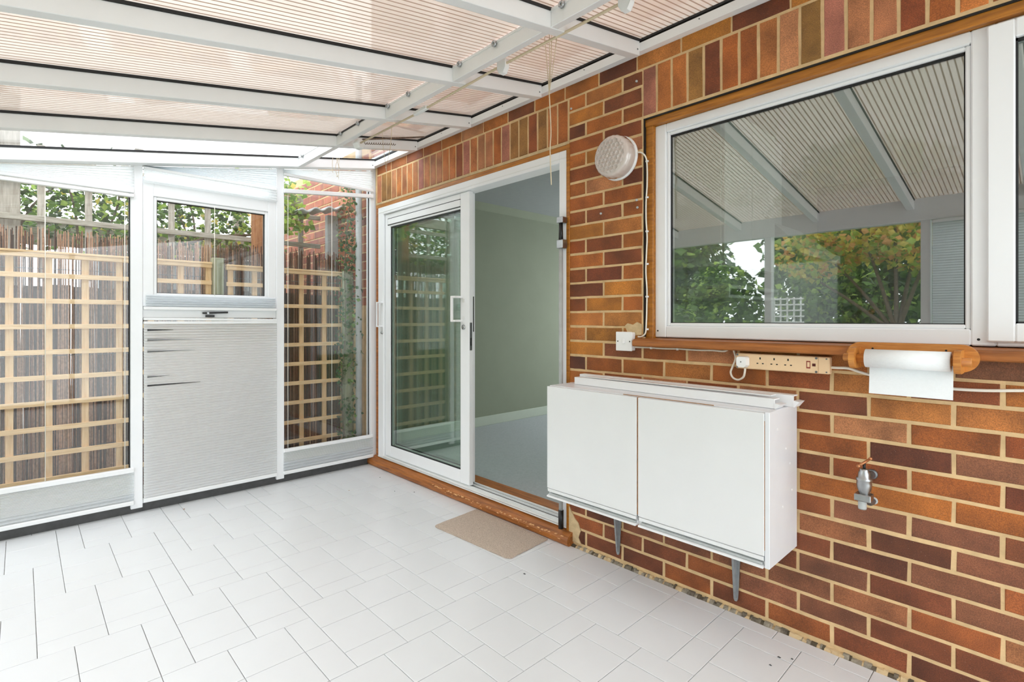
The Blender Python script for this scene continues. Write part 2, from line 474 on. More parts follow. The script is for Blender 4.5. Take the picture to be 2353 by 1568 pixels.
PAL = [((190, 112, 46), 6), ((174, 98, 40), 6), ((154, 82, 36), 5), ((128, 66, 34), 2), ((198, 128, 62), 3), ((196, 128, 48), 3), ((144, 78, 40), 2), ((204, 138, 92), 2)]
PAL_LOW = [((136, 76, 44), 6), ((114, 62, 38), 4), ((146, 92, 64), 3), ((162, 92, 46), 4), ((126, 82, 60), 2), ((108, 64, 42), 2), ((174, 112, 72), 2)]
PAL_SOL = [((198, 124, 68), 5), ((208, 140, 96), 4), ((182, 104, 46), 4), ((158, 84, 42), 3), ((178, 128, 66), 3), ((136, 70, 38), 2), ((194, 124, 104), 3), ((212, 130, 64), 3)]
def pick(p):
    tot = sum(w for _, w in p); r = RND.uniform(0, tot)
    for c, w in p:
        r -= w
        if r <= 0: return jit(tuple(v * 0.88 for v in lin(c)))
    return jit(lin(p[-1][0]))
bmesh_cache = {}
def brick_mesh(w, h, var, d=0.10):
    key = (round(w, 3), round(h, 3), var, d)
    if key in bmesh_cache: return bmesh_cache[key]
    R = random.Random(var * 31 + 5)
    c = 0.0025; j = lambda a=0.0011: R.uniform(-a, a)
    nx = 4 if w > h else 2; nz = 2 if w > h else 4
    xs = [-w / 2 + w * i / (nx - 1) for i in range(nx)]; zs = [-h / 2 + h * i / (nz - 1) for i in range(nz)]
    # rim ring around the face
    ring = [(x, zs[0]) for x in xs] + [(xs[-1], z) for z in zs[1:]] + [(x, zs[-1]) for x in xs[::-1][1:]] + [(xs[0], z) for z in zs[::-1][1:-1]]
    outer = [(x + j(), z + j()) for x, z in ring]
    n = len(ring)
    vs = [(x, 0.012, z) for x, z in outer] + [(x, c, z) for x, z in outer]
    for x, z in outer:
        vs.append((x - math.copysign(min(c, abs(x)), x) if abs(abs(x) - w / 2) < 0.004 else x, j(0.0004), z - math.copysign(c, z) if abs(abs(z) - h / 2) < 0.004 else z))
    fs = []
    for k in range(n):
        l = (k + 1) % n
        fs += [(k, l, n + l, n + k), (n + k, n + l, 2 * n + l, 2 * n + k)]
    fs.append(tuple(range(2 * n, 3 * n)))
    me = bpy.data.meshes.new('brick'); me.from_pydata(vs, [], fs); me.materials.append(MATS['brick_face'])
    bm = bmesh.new(); bm.from_mesh(me); bmesh.ops.recalc_face_normals(bm, faces=bm.faces)
    bm.faces.ensure_lookup_table()
    big = max(bm.faces, key=lambda f: f.calc_area())
    if big.normal.y > 0: bmesh.ops.reverse_faces(bm, faces=bm.faces)
    bm.to_mesh(me); bm.free()
    bmesh_cache[key] = me
    return me
def brick(x0, x1, z0, z1, pal, parent=wall, proud=0.0, y=0.0):
    me = brick_mesh(x1 - x0, z1 - z0, RND.randrange(4))
    o = bpy.data.objects.new('brick', me); COL.objects.link(o)
    o.location = ((x0 + x1) / 2, y + RND.uniform(-0.0012, 0.0012) - proud, (z0 + z1) / 2)
    o.rotation_euler = (RND.uniform(-0.004, 0.004), 0, RND.uniform(-0.003, 0.003))
    o.parent = parent
    o.color = pal if isinstance(pal[0], float) else pick(pal)
    return o
J = 0.0052
# soldiers above door and window
for i in range(27):
    brick(0.003 + 0.075 * i + J, 0.003 + 0.075 * (i + 1) - J, bed(1) + J, bed(-2) - J, PAL_SOL)
for i in range(19):
    brick(2.478 + 0.0745 * i + J, 2.478 + 0.0745 * (i + 1) - J, bed(1) + J, bed(-2) - J, PAL_SOL)
# course above the soldiers
x = 2.45 - 0.2225 * 12
while x < 3.85:
    a, b = max(x, -0.012) + J * 0.7, x + 0.2225 - J * 0.7
    if b - a > 0.03: brick(a, b, bed(-2) + J, 2.414, PAL)
    x += 0.2225
# main bond
for c in range(-2, 29):
    z1, z0 = bed(c) - J, bed(c + 1) + J
    if c == 28: z0 = 0.022
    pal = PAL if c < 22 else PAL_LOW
    off = 2.146 if c % 2 == 0 else 2.2567
    ps = [2.035] + [off + 0.2215 * n for n in range(10)]
    for a, b in zip(ps[:-1], ps[1:]):
        if a > 3.80: continue
        if z1 > WZA + 0.012 and a > 2.40 : continue
        aa, bb = a + (J if a > 2.04 else 0.0005), b - J
        if z1 > WZA + 0.012: bb = min(bb, 2.478)
        if bb - aa < 0.02: continue
        p2 = pal
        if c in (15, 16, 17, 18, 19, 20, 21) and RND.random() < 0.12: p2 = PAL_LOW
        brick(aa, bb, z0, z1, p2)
# plaster smears on the pier foot and by the switch
mb = MB()
pts = [(2.037, 0.20), (2.052, 0.175), (2.075, 0.145), (2.10, 0.125), (2.115, 0.09), (2.10, 0.05), (2.118, 0.022), (2.037, 0.018)]
mb.prism(pts, lambda a, b: (a, 0.004, b), lambda a, b: (a, -0.0045, b)); mb.build('plaster_patch', 'plaster_patch', wall)
mb = MB()
pts = [(2.385, 1.150), (2.40, 1.162), (2.43, 1.155), (2.452, 1.168), (2.476, 1.158), (2.476, 1.108), (2.44, 1.105), (2.40, 1.118)]
mb.prism(pts, lambda a, b: (a, 0.004, b), lambda a, b: (a, -0.0045, b)); mb.build('plaster_patch', 'plaster_patch', wall)
# wall plugs and screw heads left in the brickwork
for (px_, py_) in ((1313, 250), (1463, 187), (1381, 491), (1463, 460), (1465, 477)):
    p = onY(px_, py_)
    MB().lathe((p.x, 0, p.z), (0, -1, 0), [(0.0, 0.006), (0.004, 0.006), (0.0055, 0.004), (0.006, -0.003)], 10).build('screw_head', 'galv', wall)
# crumbled mortar bed where wall meets floor
mb = MB(); R = random.Random(3); x = 2.06
prev = None
while x < 4.2:
    w = R.uniform(0.006, 0.024); h = R.uniform(0.003, 0.012); k = R.uniform(0.016, 0.026)
    mi = R.choice((0, 0, 0, 3, 3, 2, 2, 1))
    mb.hexa([(x, -k, -0.004), (x + w, -k * R.uniform(.8, 1.1), -0.004), (x + w, 0.004, -0.004), (x, 0.004, -0.004), (x, -k * 0.4, h), (x + w, -k * 0.5, h * R.uniform(.7, 1.2)), (x + w, 0.004, h), (x, 0.004, h)], mi)
    x += w * R.uniform(0.7, 1.02)
o = mb.build('broken_mortar_edge', ['crumble', 'soil', 'plaster_patch', 'crumble_dark'], wall); o['kind'] = 'stuff'

# house wall going on outdoors past the gable, and above the roof
xw0 = -3.2
mo = MB(); mo.box(xw0, -0.13, 0.0025, 0.26, -0.4, 2.64); 
wo = struct(mo.build('wall_outside', 'mortar'), 'outer brick house wall')
struct(B(-0.13, 5.6, 0.022, 0.30, 2.465, 5.2).build('wall_upper', 'brick_courses'), 'upper brick house wall above the lean-to roof')
PAL_OUT = [((196, 112, 78), 5), ((182, 98, 64), 5), ((166, 84, 56), 4), ((204, 126, 92), 3)]
nb = 0
for c in range(-5, 12):
    z1, z0 = bed(c) - J, bed(c + 1) + J
    off = -0.13 - (0.11 if c % 2 else 0.0)
    for n in range(9):
        b, a = off - 0.2215 * n, off - 0.2215 * (n + 1)
        b = min(b, -0.132)
        if n == 0 and c % 2: brick(off + J, -0.134, z0, z1, PAL_OUT, wo)
        brick(a + J, b - J, z0, z1, PAL_OUT, wo); nb += 1
for c in range(-14, -3):      # the courses one sees through the roof glass
    z1, z0 = bed(c) - J, bed(c + 1) + J
    off = -0.13 - (0.11 if c % 2 else 0.0)
    if z0 < 2.50: continue
    n = 0
    while off + 0.2215 * n < 1.4:
        brick(off + 0.2215 * n + J, off + 0.2215 * (n + 1) - J, z0, z1, PAL_OUT, wo, y=0.015); n += 1

# ------------------------------------------------------------------ ROOF
SL = 0.178
def zr(y): return 2.399 + SL * y
RX = [0.030, 0.648, 1.259, 1.870, 2.486, 3.097, 3.708, 4.319, 4.930]
RW, RH = 0.045, 0.066
YE = -2.44
ceil = struct(empty('ceiling', (0, 0, 0)), 'sloping lean-to roof of white bars and ribbed sheets')
def sloped(x0, x1, y0, y1, h0, h1, mb=None, mi=0):
    mb = mb or MB()
    return mb.hexa([(x0, y0, zr(y0) + h0), (x1, y0, zr(y0) + h0), (x1, y1, zr(y1) + h0), (x0, y1, zr(y1) + h0),
                    (x0, y0, zr(y0) + h1), (x1, y0, zr(y0) + h1), (x1, y1, zr(y1) + h1), (x0, y1, zr(y1) + h1)], mi)
for i, rx in enumerate(RX):
    x0 = rx - RW if i else -0.055
    o = sloped(x0, rx, YE, -0.034, 0, RH).build('rafter', 'alu_white', ceil, 0.002)
    g = sloped(x0 + 0.004, rx + 0.004, YE, -0.034, RH - 0.001, RH + 0.010).build('gasket', 'gasket', o)
    p = Vector((rx + 0.0005, -0.052, zr(-0.052) + RH * 0.40))
    MB().cyl(p - Vector((0.001, 0, 0)), p + Vector((0.0015, 0, 0)), 0.004, 10).build('rivet', 'steel_dull', o)
TY, TW = -0.640, 0.040
for i in range(len(RX) - 1):
    x0, x1 = RX[i], RX[i + 1] - RW
    o = sloped(x0, x1, TY, TY + TW, 0.002, RH - 0.002).build('cross_bar', 'alu_white', ceil, 0.002)
    sloped(x0, x1, TY - 0.003, TY + TW + 0.003, RH - 0.004, RH + 0.006).build('gasket', 'gasket' if i == 1 else 'alu_white', o)
# wall plate channel
WP = MB(); WP.box(-0.055, 5.3, -0.034, 0.003, 2.412, 2.452); WP.box(-0.055, 5.3, -0.016, 0.003, 2.452, 2.50)
wp = WP.build('wall_plate', 'alu_white', ceil, 0.0015)
B(-0.02, 5.3, -0.030, -0.012, 2.462, 2.474).build('gasket', 'gasket', wp)
for k in range(9):
    xx = 0.33 + 0.611 * k
    MB().cyl((xx, -0.0345, 2.440), (xx, -0.0365, 2.440), 0.003, 8).build('screw', 'steel_dull', wp)
# ribbed sheets
def sheet(x0, x1, y0, y1, mats, pitch=0.0255, rib=0.0065, h=RH + 0.012):
    mb = MB(); n = int(round((x1 - x0) / pitch)); p = (x1 - x0) / n
    for k in range(n):
        a = x0 + p * k; b = a + p - rib; c = a + p; mdl = (b + c) / 2
        def q(xa, xb, ha, hb, mi):
            mb.add([(xa, y0, zr(y0) + ha), (xb, y0, zr(y0) + hb), (xb, y1, zr(y1) + hb), (xa, y1, zr(y1) + ha)], [(0, 1, 2, 3)], mi)
        q(a, b, h, h, 0); q(b, mdl, h, h + 0.0006, 1); q(mdl, c, h + 0.0006, h, 1)
    return mb.build('roof_panel', mats, ceil)
for i in range(len(RX) - 1):
    x0, x1 = RX[i] - 0.01, RX[i + 1] - RW + 0.01
    if i == 0:
        for ya, yb in ((YE, TY + 0.01), (TY + TW - 0.01, -0.012)):
            mb = MB(); h = RH + 0.012
            sloped(x0, x1, ya, yb, h, h + 0.006, mb); mb.build('roof_glass_pane', 'glass_roof', ceil)
        continue
    for ya, yb in ((YE, TY + 0.01), (TY + TW - 0.01, -0.012)):
        sheet(x0, x1, ya, yb, ['polycarb', 'polycarb_rib'])

# spring clips on the cross bars
cg = 'metal clips along the roof cross bar'
clips = [(1.259, 0.035), (1.259, 0.24), (1.870, 0.06), (1.870, 0.30), (2.486, 0.06), (2.486, 0.30), (0.648, 0.07), (0.648, 0.30), (0.060, 0.05)]
cl_names = ['beside the second rafter crossing', 'in the second bay of the cross bar', 'beside the third rafter crossing', 'midway along the third bay of the cross bar', 'beside the hanging pull cords', 'at the top edge of the picture', 'beside the first rafter crossing', 'in the first ribbed bay of the cross bar', 'at the gable end of the cross bar']
for (rx, dx), nm in zip(clips, cl_names):
    xx = rx + dx; yy = TY - 0.004; zz = zr(TY) + RH - 0.006
    r_ = empty('roof_clip', (xx, yy, zz))
    tag(r_, 'small shiny metal spring clip ' + nm, 'clip', cg)
    MB().lathe((xx, yy, zz), (0, -1, 0), [(0.004, 0.004), (0.004, 0.009), (0.009, 0.011), (0.013, 0.007), (0.013, 0.0)], 16).build('button', 'steel', r_)
    MB().box(xx - 0.005, xx + 0.005, yy - 0.004, yy + 0.004, zz, zz + 0.012).build('tongue', 'steel_dull', r_)

# ------------------------------------------------------------------ GABLE WALL (left)
GX = -0.055
wl = struct(empty('wall_left', (GX, 0, 0)), 'white framed glazed gable wall')
B(-0.120, -0.070, -2.46, -0.03, -0.004, 0.050).build('base_strip', 'dark_strip', wl, 0.001)
B(-0.120, -0.060, -2.46, 0.02, 0.050, 0.066).build('bottom_rail', 'pvc', wl, 0.003)
posts = [(-0.030, 0.022), (-0.768, -0.714), (-1.616, -1.556), (-2.470, -2.415)]
for a, b in posts:
    MB().hexa([(-0.12, a, 0.03), (-0.045, a, 0.03), (-0.045, b, 0.03), (-0.12, b, 0.03), (-0.12, a, zr(a) + 0.02), (-0.045, a, zr(a) + 0.02), (-0.045, b, zr(b) + 0.02), (-0.12, b, zr(b) + 0.02)]).build('post', 'pvc', wl, 0.003)
# glazing of each bay (whole bay behind the blinds)
def vpane(y0, y1, z0, z1a, z1b, x=-0.085, name='glass_pane', m='glass_gable', par=wl):
    return MB().hexa([(x - 0.006, y0, z0), (x, y0, z0), (x, y1, z0), (x - 0.006, y1, z0), (x - 0.006, y0, z1a), (x, y0, z1a), (x, y1, z1b), (x - 0.006, y1, z1b)]).build(name, m, par)
for (y0, y1) in ((-2.415, -1.616), (-0.714, -0.030)):
    pn = vpane(y0, y1, 0.058, zr(y0), zr(y1))
    gm = MB()
    gm.box(-0.080, -0.074, y0, y0 + 0.006, 0.06, zr(y0)); gm.box(-0.080, -0.074, y1 - 0.006, y1, 0.06, zr(y1) - 0.01)
    gm.build('gasket', 'gasket', pn)
# middle bay: fixed pane below, casement above
vpane(-1.556, -0.768, 0.058, 1.20, 1.20)
B(-0.115, -0.060, -1.556, -0.768, 1.19, 1.262).build('transom', 'pvc', wl, 0.003)
w2 = struct(empty('window_2', (GX, -1.16, 1.262)), 'white casement in the middle gable bay')
fr = MB()
fr.box(-0.115, -0.050, -1.556, -1.500, 1.262, 2.06); fr.box(-0.115, -0.050, -0.824, -0.768, 1.262, 2.10)
fr.box(-0.115, -0.050, -1.500, -0.824, 1.262, 1.330); fr.box(-0.115, -0.050, -1.500, -0.824, 1.945, 2.06)
fr.build('casement_frame', 'pvc', w2, 0.003)
sm_ = MB()
for a in ((-1.500, -1.482, 1.33, 1.945), (-0.842, -0.824, 1.33, 1.945), (-1.482, -0.842, 1.33, 1.345), (-1.482, -0.842, 1.925, 1.945)):
    sm_.box(-0.108, -0.058, *a)
sm_.build('glazing_bead', 'pvc', w2, 0.003)
gm = MB()
for a in ((-1.484, -1.478, 1.343, 1.927), (-0.846, -0.840, 1.343, 1.927), (-1.482, -0.842, 1.343, 1.348), (-1.482, -0.842, 1.921, 1.927)):
    gm.box(-0.090, -0.070, *a)
gm.build('gasket', 'gasket', w2)
vpane(-1.480, -0.844, 1.345, 1.925, 1.925, name='pane', par=w2)
vpane(-1.556, -0.768, 2.06, zr(-1.556), zr(-0.768))
# casement stay, black
st = empty('window_handle', (-0.050, -1.20, 1.226)); tag(st, 'black casement handle between the blind rails of the middle bay', 'handle')
MB().box(-0.060, -0.040, -1.215, -1.165, 1.196, 1.210).build('base', 'black', st, 0.001)
MB().bar((-0.042, -1.235, 1.222), (-0.042, -1.085, 1.228), 0.010, 0.012).build('lever', 'black', st, 0.001)
MB().cyl((-0.050, -1.205, 1.222), (-0.030, -1.205, 1.222), 0.0065, 12).build('pivot', 'steel', st)

# ---- pleated blinds
def pleats(mb, y0, y1, fz0, fz1, n, x=-0.040, amp=0.007, mi=0, sag=None):
    """zigzag cloth between two height functions of y"""
    ny = 12
    rows = []
    for k in range(2 * n + 1):
        t = k / (2 * n); r = []
        for q in range(ny + 1):
            y = y0 + (y1 - y0) * q / ny
            z = fz0(y) + (fz1(y) - fz0(y)) * t
            if sag: z += sag(y, t)
            r.append((x + (amp if k % 2 else -amp), y, z))
        rows.append(r)
    vs = [p for r in rows for p in r]; w = ny + 1
    mb.add(vs, [(k * w + q, k * w + q + 1, (k + 1) * w + q + 1, (k + 1) * w + q) for k in range(2 * n) for q in range(ny)], mi)
    return mb
def blind(label, group, loc, cloths, rails, cords=(), gaps=()):
    r_ = empty('pleated_blind', loc); tag(r_, label, 'blind', group)
    for (y0, y1, f0, f1, n, kw) in cloths:
        mt = kw.pop('m', 'blind_fabric')
        pleats(MB(), y0, y1, f0, f1, n, **kw).build('pleated_cloth', mt, r_)
    for (y0, z0, y1, z1, h) in rails:
        MB().hexa([(-0.054, y0, z0 - h / 2), (-0.026, y0, z0 - h / 2), (-0.026, y1, z1 - h / 2), (-0.054, y1, z1 - h / 2), (-0.054, y0, z0 + h / 2), (-0.026, y0, z0 + h / 2), (-0.026, y1, z1 + h / 2), (-0.054, y1, z1 + h / 2)]).build('rail', 'alu_white', r_, 0.003)
    for (y, z0, z1) in cords:
        MB().cyl((-0.040, y, z0), (-0.040, y, z1), 0.0022, 6).build('cord', 'cable_white', r_)
    for (y0, y1, z) in gaps:
        MB().hexa([(-0.0335, y0, z - 0.006), (-0.0315, y0, z - 0.006), (-0.0315, y1, z - 0.0008), (-0.0335, y1, z - 0.0008), (-0.0335, y0, z + 0.006), (-0.0315, y0, z + 0.006), (-0.0315, y1, z + 0.0008), (-0.0335, y1, z + 0.0008)]).build('torn_gap', 'black', r_)
    return r_
K = lambda z: (lambda y: z)
bgp = 'pleated blinds of the gable wall'
La, Lb = -2.412, -1.600
blind('pale pleated blind gathered at the foot of the gable bay showing the lattice fence widest', bgp, (-0.040, -2.0, 0.045),
      [(La, Lb, K(0.084), K(0.125), 2, dict(m='blind_fabric_dim')), (La, Lb, K(0.125), K(0.258), 16, dict(amp=0.005))],
      [(La, 0.270, Lb, 0.270, 0.028), (La, 0.072, Lb, 0.072, 0.024)],
      [(-2.00, 0.28, 1.916), (-1.645, 0.28, 1.916)])
Ma, Mb = -1.553, -0.771
def sagm(y, t): return 0.0
blind('tall pale pleated blind covering the lower half of the middle bay below the casement', bgp, (-0.030, -1.16, 0.045),
      [(Ma, Mb, K(0.084), K(1.150), 62, dict(x=-0.034, amp=0.0042)), (Ma + 0.01, Mb - 0.01, K(1.262), K(1.335), 5, dict(x=-0.030, amp=0.006, m='blind_fabric_dim'))],
      [(Ma, 1.250, Mb, 1.250, 0.020), (Ma, 1.183, Mb, 1.176, 0.016), (Ma, 1.160, Mb, 1.160, 0.018), (Ma, 0.072, Mb, 0.072, 0.024)],
      [(-1.165, 1.34, 1.93)],
      [(-1.535, -1.24, 1.055), (-1.535, -1.28, 0.985), (-1.535, -1.40, 1.115), (-1.535, -1.42, 0.83), (-1.535, -1.25, 0.775)])
Ra, Rb = -0.722, -0.012
blind('short pale pleated blind gathered at the foot of the narrow bay beside the sliding door', bgp, (-0.040, -0.36, 0.045),
      [(Ra, Rb, K(0.084), K(0.150), 3, dict(m='blind_fabric_dim')), (Ra, Rb, K(0.150), K(0.222), 10, dict(amp=0.004))],
      [(Ra, 0.232, Rb, 0.232, 0.024), (Ra, 0.072, Rb, 0.072, 0.024), (Ra, 2.110, Rb, 2.185, 0.030)],
      [(-0.69, 0.24, 2.11), (-0.36, 0.24, 2.14)])
ztop = lambda y: zr(y) - 0.004
blind('fan shaped pleated blind at the top of the widest visible lattice bay', bgp, (-0.040, -2.0, 1.94),
      [(La, Lb, K(1.965), lambda y: max(ztop(y), 1.968), 8, dict(amp=0.006))],
      [(La, 1.955, Lb, 1.955, 0.022), (La, 1.928, Lb, 1.928, 0.020)])
blind('stacked pleated blind with a level rail above the casement', bgp, (-0.040, -1.16, 2.02),
      [(Ma, Mb, K(2.020), K(2.098), 4, dict(amp=0.008, x=-0.030)), (Ma, Mb, K(2.118), lambda y: max(ztop(y), 2.121), 8, dict(amp=0.004, m='blind_fabric_dim'))],
      [(Ma, 2.108, Mb, 2.108, 0.018)])
blind('small fan shaped pleated blind above the narrow bay next to the brick wall', bgp, (-0.040, -0.36, 2.22),
      [(Ra, Rb, K(2.240), lambda y: max(ztop(y), 2.243), 8, dict(amp=0.006))],
      [(Ra, 2.230, Rb, 2.230, 0.020)])

# ------------------------------------------------------------------ GARDEN SIDE (behind and beside the camera) and far end
wf = struct(empty('wall_front', (2.5, -2.44, 0)), 'glazed garden side with white posts')
B(-0.12, 5.36, -2.50, -2.42, 1.885, 2.045).build('eaves_beam', 'pvc', wf, 0.003)
B(-0.12, 5.36, -2.50, -2.43, -0.004, 0.07).build('bottom_rail', 'pvc', wf, 0.003)
for px_ in (0.62, 2.09, 3.16, 3.98, 4.80):
    B(px_ - 0.028, px_ + 0.028, -2.50, -2.43, 0.03, 1.90).build('post', 'pvc', wf, 0.003)
for a, b in ((-0.05, 0.62), (0.62, 2.09), (2.09, 3.16), (3.16, 3.98), (3.98, 4.80), (4.80, 5.36)):
    B(a + 0.03, b - 0.03, -2.475, -2.469, 0.07, 1.885).build('glass_pane', 'glass_gable', wf)
def side_blind(x0, x1, z0, z1, label):
    r_ = empty('pleated_blind', ((x0 + x1) / 2, -2.42, z0)); tag(r_, label, 'blind', 'pleated blinds along the garden side')
    n = int((z1 - z0) / 0.0175); mb = MB(); vs = []
    for k in range(2 * n + 1):
        for q in (x0, x1): vs.append((q, -2.418 + (0.006 if k % 2 else -0.006), z0 + (z1 - z0) * k / (2 * n)))
    mb.add(vs, [(2 * k, 2 * k + 1, 2 * k + 3, 2 * k + 2) for k in range(2 * n)]); mb.build('pleated_cloth', 'blind_fabric_dim', r_)
    B(x0, x1, -2.430, -2.406, z0 - 0.022, z0).build('rail', 'alu_white', r_, 0.002)
    B(x0, x1, -2.430, -2.406, z1, z1 + 0.02).build('rail', 'alu_white', r_, 0.002)
side_blind(3.20, 3.95, 0.10, 1.86, 'grey pleated blind seen mirrored at the right side of the kitchen window')
side_blind(4.02, 4.77, 0.10, 1.86, 'grey pleated blind on the garden side nearest the far end')
wr = struct(empty('wall_right', (5.38, 0, 0)), 'glazed far end of the conservatory')
for a, b in ((-0.03, 0.02), (-0.80, -0.74), (-1.62, -1.56), (-2.47, -2.415)):
    B(5.34, 5.42, a, b, 0.0, zr(b) + 0.02).build('post', 'pvc', wr, 0.003)
B(5.34, 5.42, -2.46, 0.02, 0.0, 0.06).build('bottom_rail', 'pvc', wr, 0.003)
for a, b in ((-0.74, -0.03), (-1.56, -0.80), (-2.415, -1.62)):
    MB().hexa([(5.374, a, 0.06), (5.380, a, 0.06), (5.380, b, 0.06), (5.374, b, 0.06), (5.374, a, zr(a)), (5.380, a, zr(a)), (5.380, b, zr(b)), (5.374, b, zr(b))]).build('glass_pane', 'glass_gable', wr)

# ------------------------------------------------------------------ SLIDING DOOR
t1 = struct(empty('trim_1', (1.0, 0.02, 0)), 'brown varnished timber surround of the sliding door')
B(-0.012, 0.030, 0.000, 0.10, 0.07, 2.113).build('jamb', 'timber_worn', t1, 0.002)
B(2.018, 2.040, -0.004, 0.10, 0.05, 2.108).build('jamb', 'timber', t1, 0.002)
B(-0.012, 2.040, -0.002, 0.10, 2.078, 2.106).build('head', 'timber', t1, 0.002)
B(-0.010, 2.036, -0.003, 0.02, 2.106, 2.122).build('mortar_fillet', 'plaster_patch', t1)
sill = MB()
prof = [(0.10, 0.0), (0.10, 0.082), (0.03, 0.078), (-0.016, 0.062), (-0.040, 0.048), (-0.048, 0.034), (-0.046, 0.012), (-0.036, 0.0)]
sill.prism(prof, lambda y, z: (-0.070, y, z), lambda y, z: (2.062, y, z))
sl = sill.build('door_sill', 'timber_worn', t1, 0.002)
R = random.Random(11); mb = MB(); x = 0.85
while x < 2.02:
    w = R.uniform(0.004, 0.022)
    if R.random() < 0.75:
        z = R.choice((R.uniform(0.040, 0.047), R.uniform(0.022, 0.046))); h = R.uniform(0.0015, 0.005)
        mb.hexa([(x, -0.0492, z), (x + w, -0.0492, z + R.uniform(-.004, .004)), (x + w, -0.044, z), (x, -0.044, z), (x + w * .2, -0.0475, z + h), (x + w * .8, -0.0475, z + h), (x + w * .8, -0.042, z + h), (x + w * .2, -0.042, z + h)])
    x += w
mb.build('splintered_edge', 'timber_chip', sl)
d1 = struct(empty('door_1', (1.0, 0.04, 0.08)), 'white sliding patio door standing half open')
f = MB()
f.box(0.030, 0.112, -0.004, 0.095, 0.085, 2.078)
f.box(1.968, 2.018, -0.004, 0.095, 0.085, 2.078)
f.box(0.112, 1.968, -0.004, 0.095, 2.018, 2.078)
f.build('frame', 'pvc', d1, 0.003)
B(0.030, 2.018, -0.006, 0.000, 2.036, 2.040).build('frame_groove', 'pvc_worn', d1)
tr = MB()
tr.box(0.030, 2.018, -0.006, 0.100, 0.076, 0.086)
for y0, y1, h in ((-0.006, 0.004, 0.096), (0.022, 0.034, 0.096), (0.060, 0.070, 0.096), (0.090, 0.100, 0.097)):
    tr.box(0.112, 1.968, y0, y1, 0.084, h)
tr.build('track', 'pvc_worn', d1)
B(0.112, 1.968, 0.036, 0.058, 0.085, 0.088).build('track_gap', 'dark_strip', d1)
B(0.112, 1.968, 0.071, 0.089, 0.085, 0.088).build('track_gap', 'dark_strip', d1)
def leaf(x0, x1, y, z0, z1, st, name):
    p = MB(); t = 0.034; gz0, gz1 = z0 + 0.085, z1 - 0.105
    p.box(x0, x0 + st, y, y + t, z0, z1); p.box(x1 - st - 0.02, x1, y, y + t, z0, z1)
    p.box(x0 + st, x1 - st - 0.02, y, y + t, z0, gz0); p.box(x0 + st, x1 - st - 0.02, y, y + t, gz1, z1)
    o = p.build(name, 'pvc', d1, 0.003)
    MB().box(x0 + st - 0.004, x1 - st - 0.016, y + 0.014, y + 0.020, gz0 - 0.004, gz1 + 0.004).build('pane', 'glass_door', o)
    g = MB(); xa, xb = x0 + st, x1 - st - 0.02
    g.box(xa, xa + 0.007, y + 0.006, y + 0.013, gz0, gz1); g.box(xb - 0.007, xb, y + 0.006, y + 0.013, gz0, gz1)
    g.box(xa, xb, y + 0.006, y + 0.013, gz0, gz0 + 0.007); g.box(xa, xb, y + 0.006, y + 0.013, gz1 - 0.009, gz1)
    g.build('gasket', 'gasket', o)
    return o, xa, xb, gz0, gz1
sp, xa, xb, g0, g1 = leaf(0.118, 1.182, 0.012, 0.100, 2.016, 0.075, 'sliding_panel')
# drip bar outlined above the pane
v = MB(); v.box(xa - 0.03, xb + 0.0, 0.006, 0.013, g1 + 0.018, g1 + 0.062); v.build('vent_strip', 'pvc', sp, 0.002)
v = MB(); v.box(xa - 0.034, xb + 0.002, 0.0095, 0.0135, g1 + 0.062, g1 + 0.067); v.box(xa - 0.034, xb + 0.002, 0.0095, 0.0135, g1 + 0.013, g1 + 0.018); v.box(xa - 0.036, xa - 0.030, 0.0095, 0.0135, g1 + 0.013, g1 + 0.067); v.build('vent_seal', 'gasket', sp)
h = MB(); h.box(1.062, 1.076, -0.052, -0.036, 1.165, 1.335); h.box(1.062, 1.110, -0.050, 0.014, 1.322, 1.335); h.box(1.062, 1.110, -0.050, 0.014, 1.165, 1.178)
h.build('pull_handle', 'plastic_white', sp, 0.002)
for zz in (1.305, 1.190): MB().box(1.112, 1.134, 0.009, 0.014, zz - 0.012, zz + 0.012).build('handle_plate', 'pvc_worn', sp, 0.001)
MB().lathe((1.124, 0.012, 1.130), (0, -1, 0), [(0.0, 0.010), (0.010, 0.010), (0.015, 0.007), (0.016, 0.0)], 18).build('lock_cylinder', 'steel', sp)
MB().box(1.1815, 1.184, 0.016, 0.034, 0.98, 1.16).build('latch_plate', 'steel_dull', sp)
MB().box(1.1815, 1.185, 0.020, 0.028, 1.01, 1.06).build('latch_hook', 'black', sp)
MB().box(1.178, 1.184, 0.044, 0.050, 1.10, 1.33).build('inner_handle', 'black', sp)
leaf(0.112, 1.150, 0.054, 0.104, 2.016, 0.075, 'fixed_panel')
h = MB(); h.box(0.070, 0.080, -0.046, -0.034, 1.12, 1.32); h.box(0.070, 0.104, -0.044, 0.0, 1.31, 1.32); h.box(0.070, 0.104, -0.044, 0.0, 1.12, 1.13)
h.build('jamb_handle', 'pvc', d1, 0.002)
MB().lathe((0.096, -0.004, 1.075), (0, -1, 0), [(0.0, 0.012), (0.008, 0.012), (0.013, 0.0)], 14).build('jamb_lock', 'steel', d1)
# inner timber threshold
B(0.0, 2.04, 0.101, 0.21, 0.02, 0.094).build('inner_threshold', 'timber_worn', t1, 0.002)
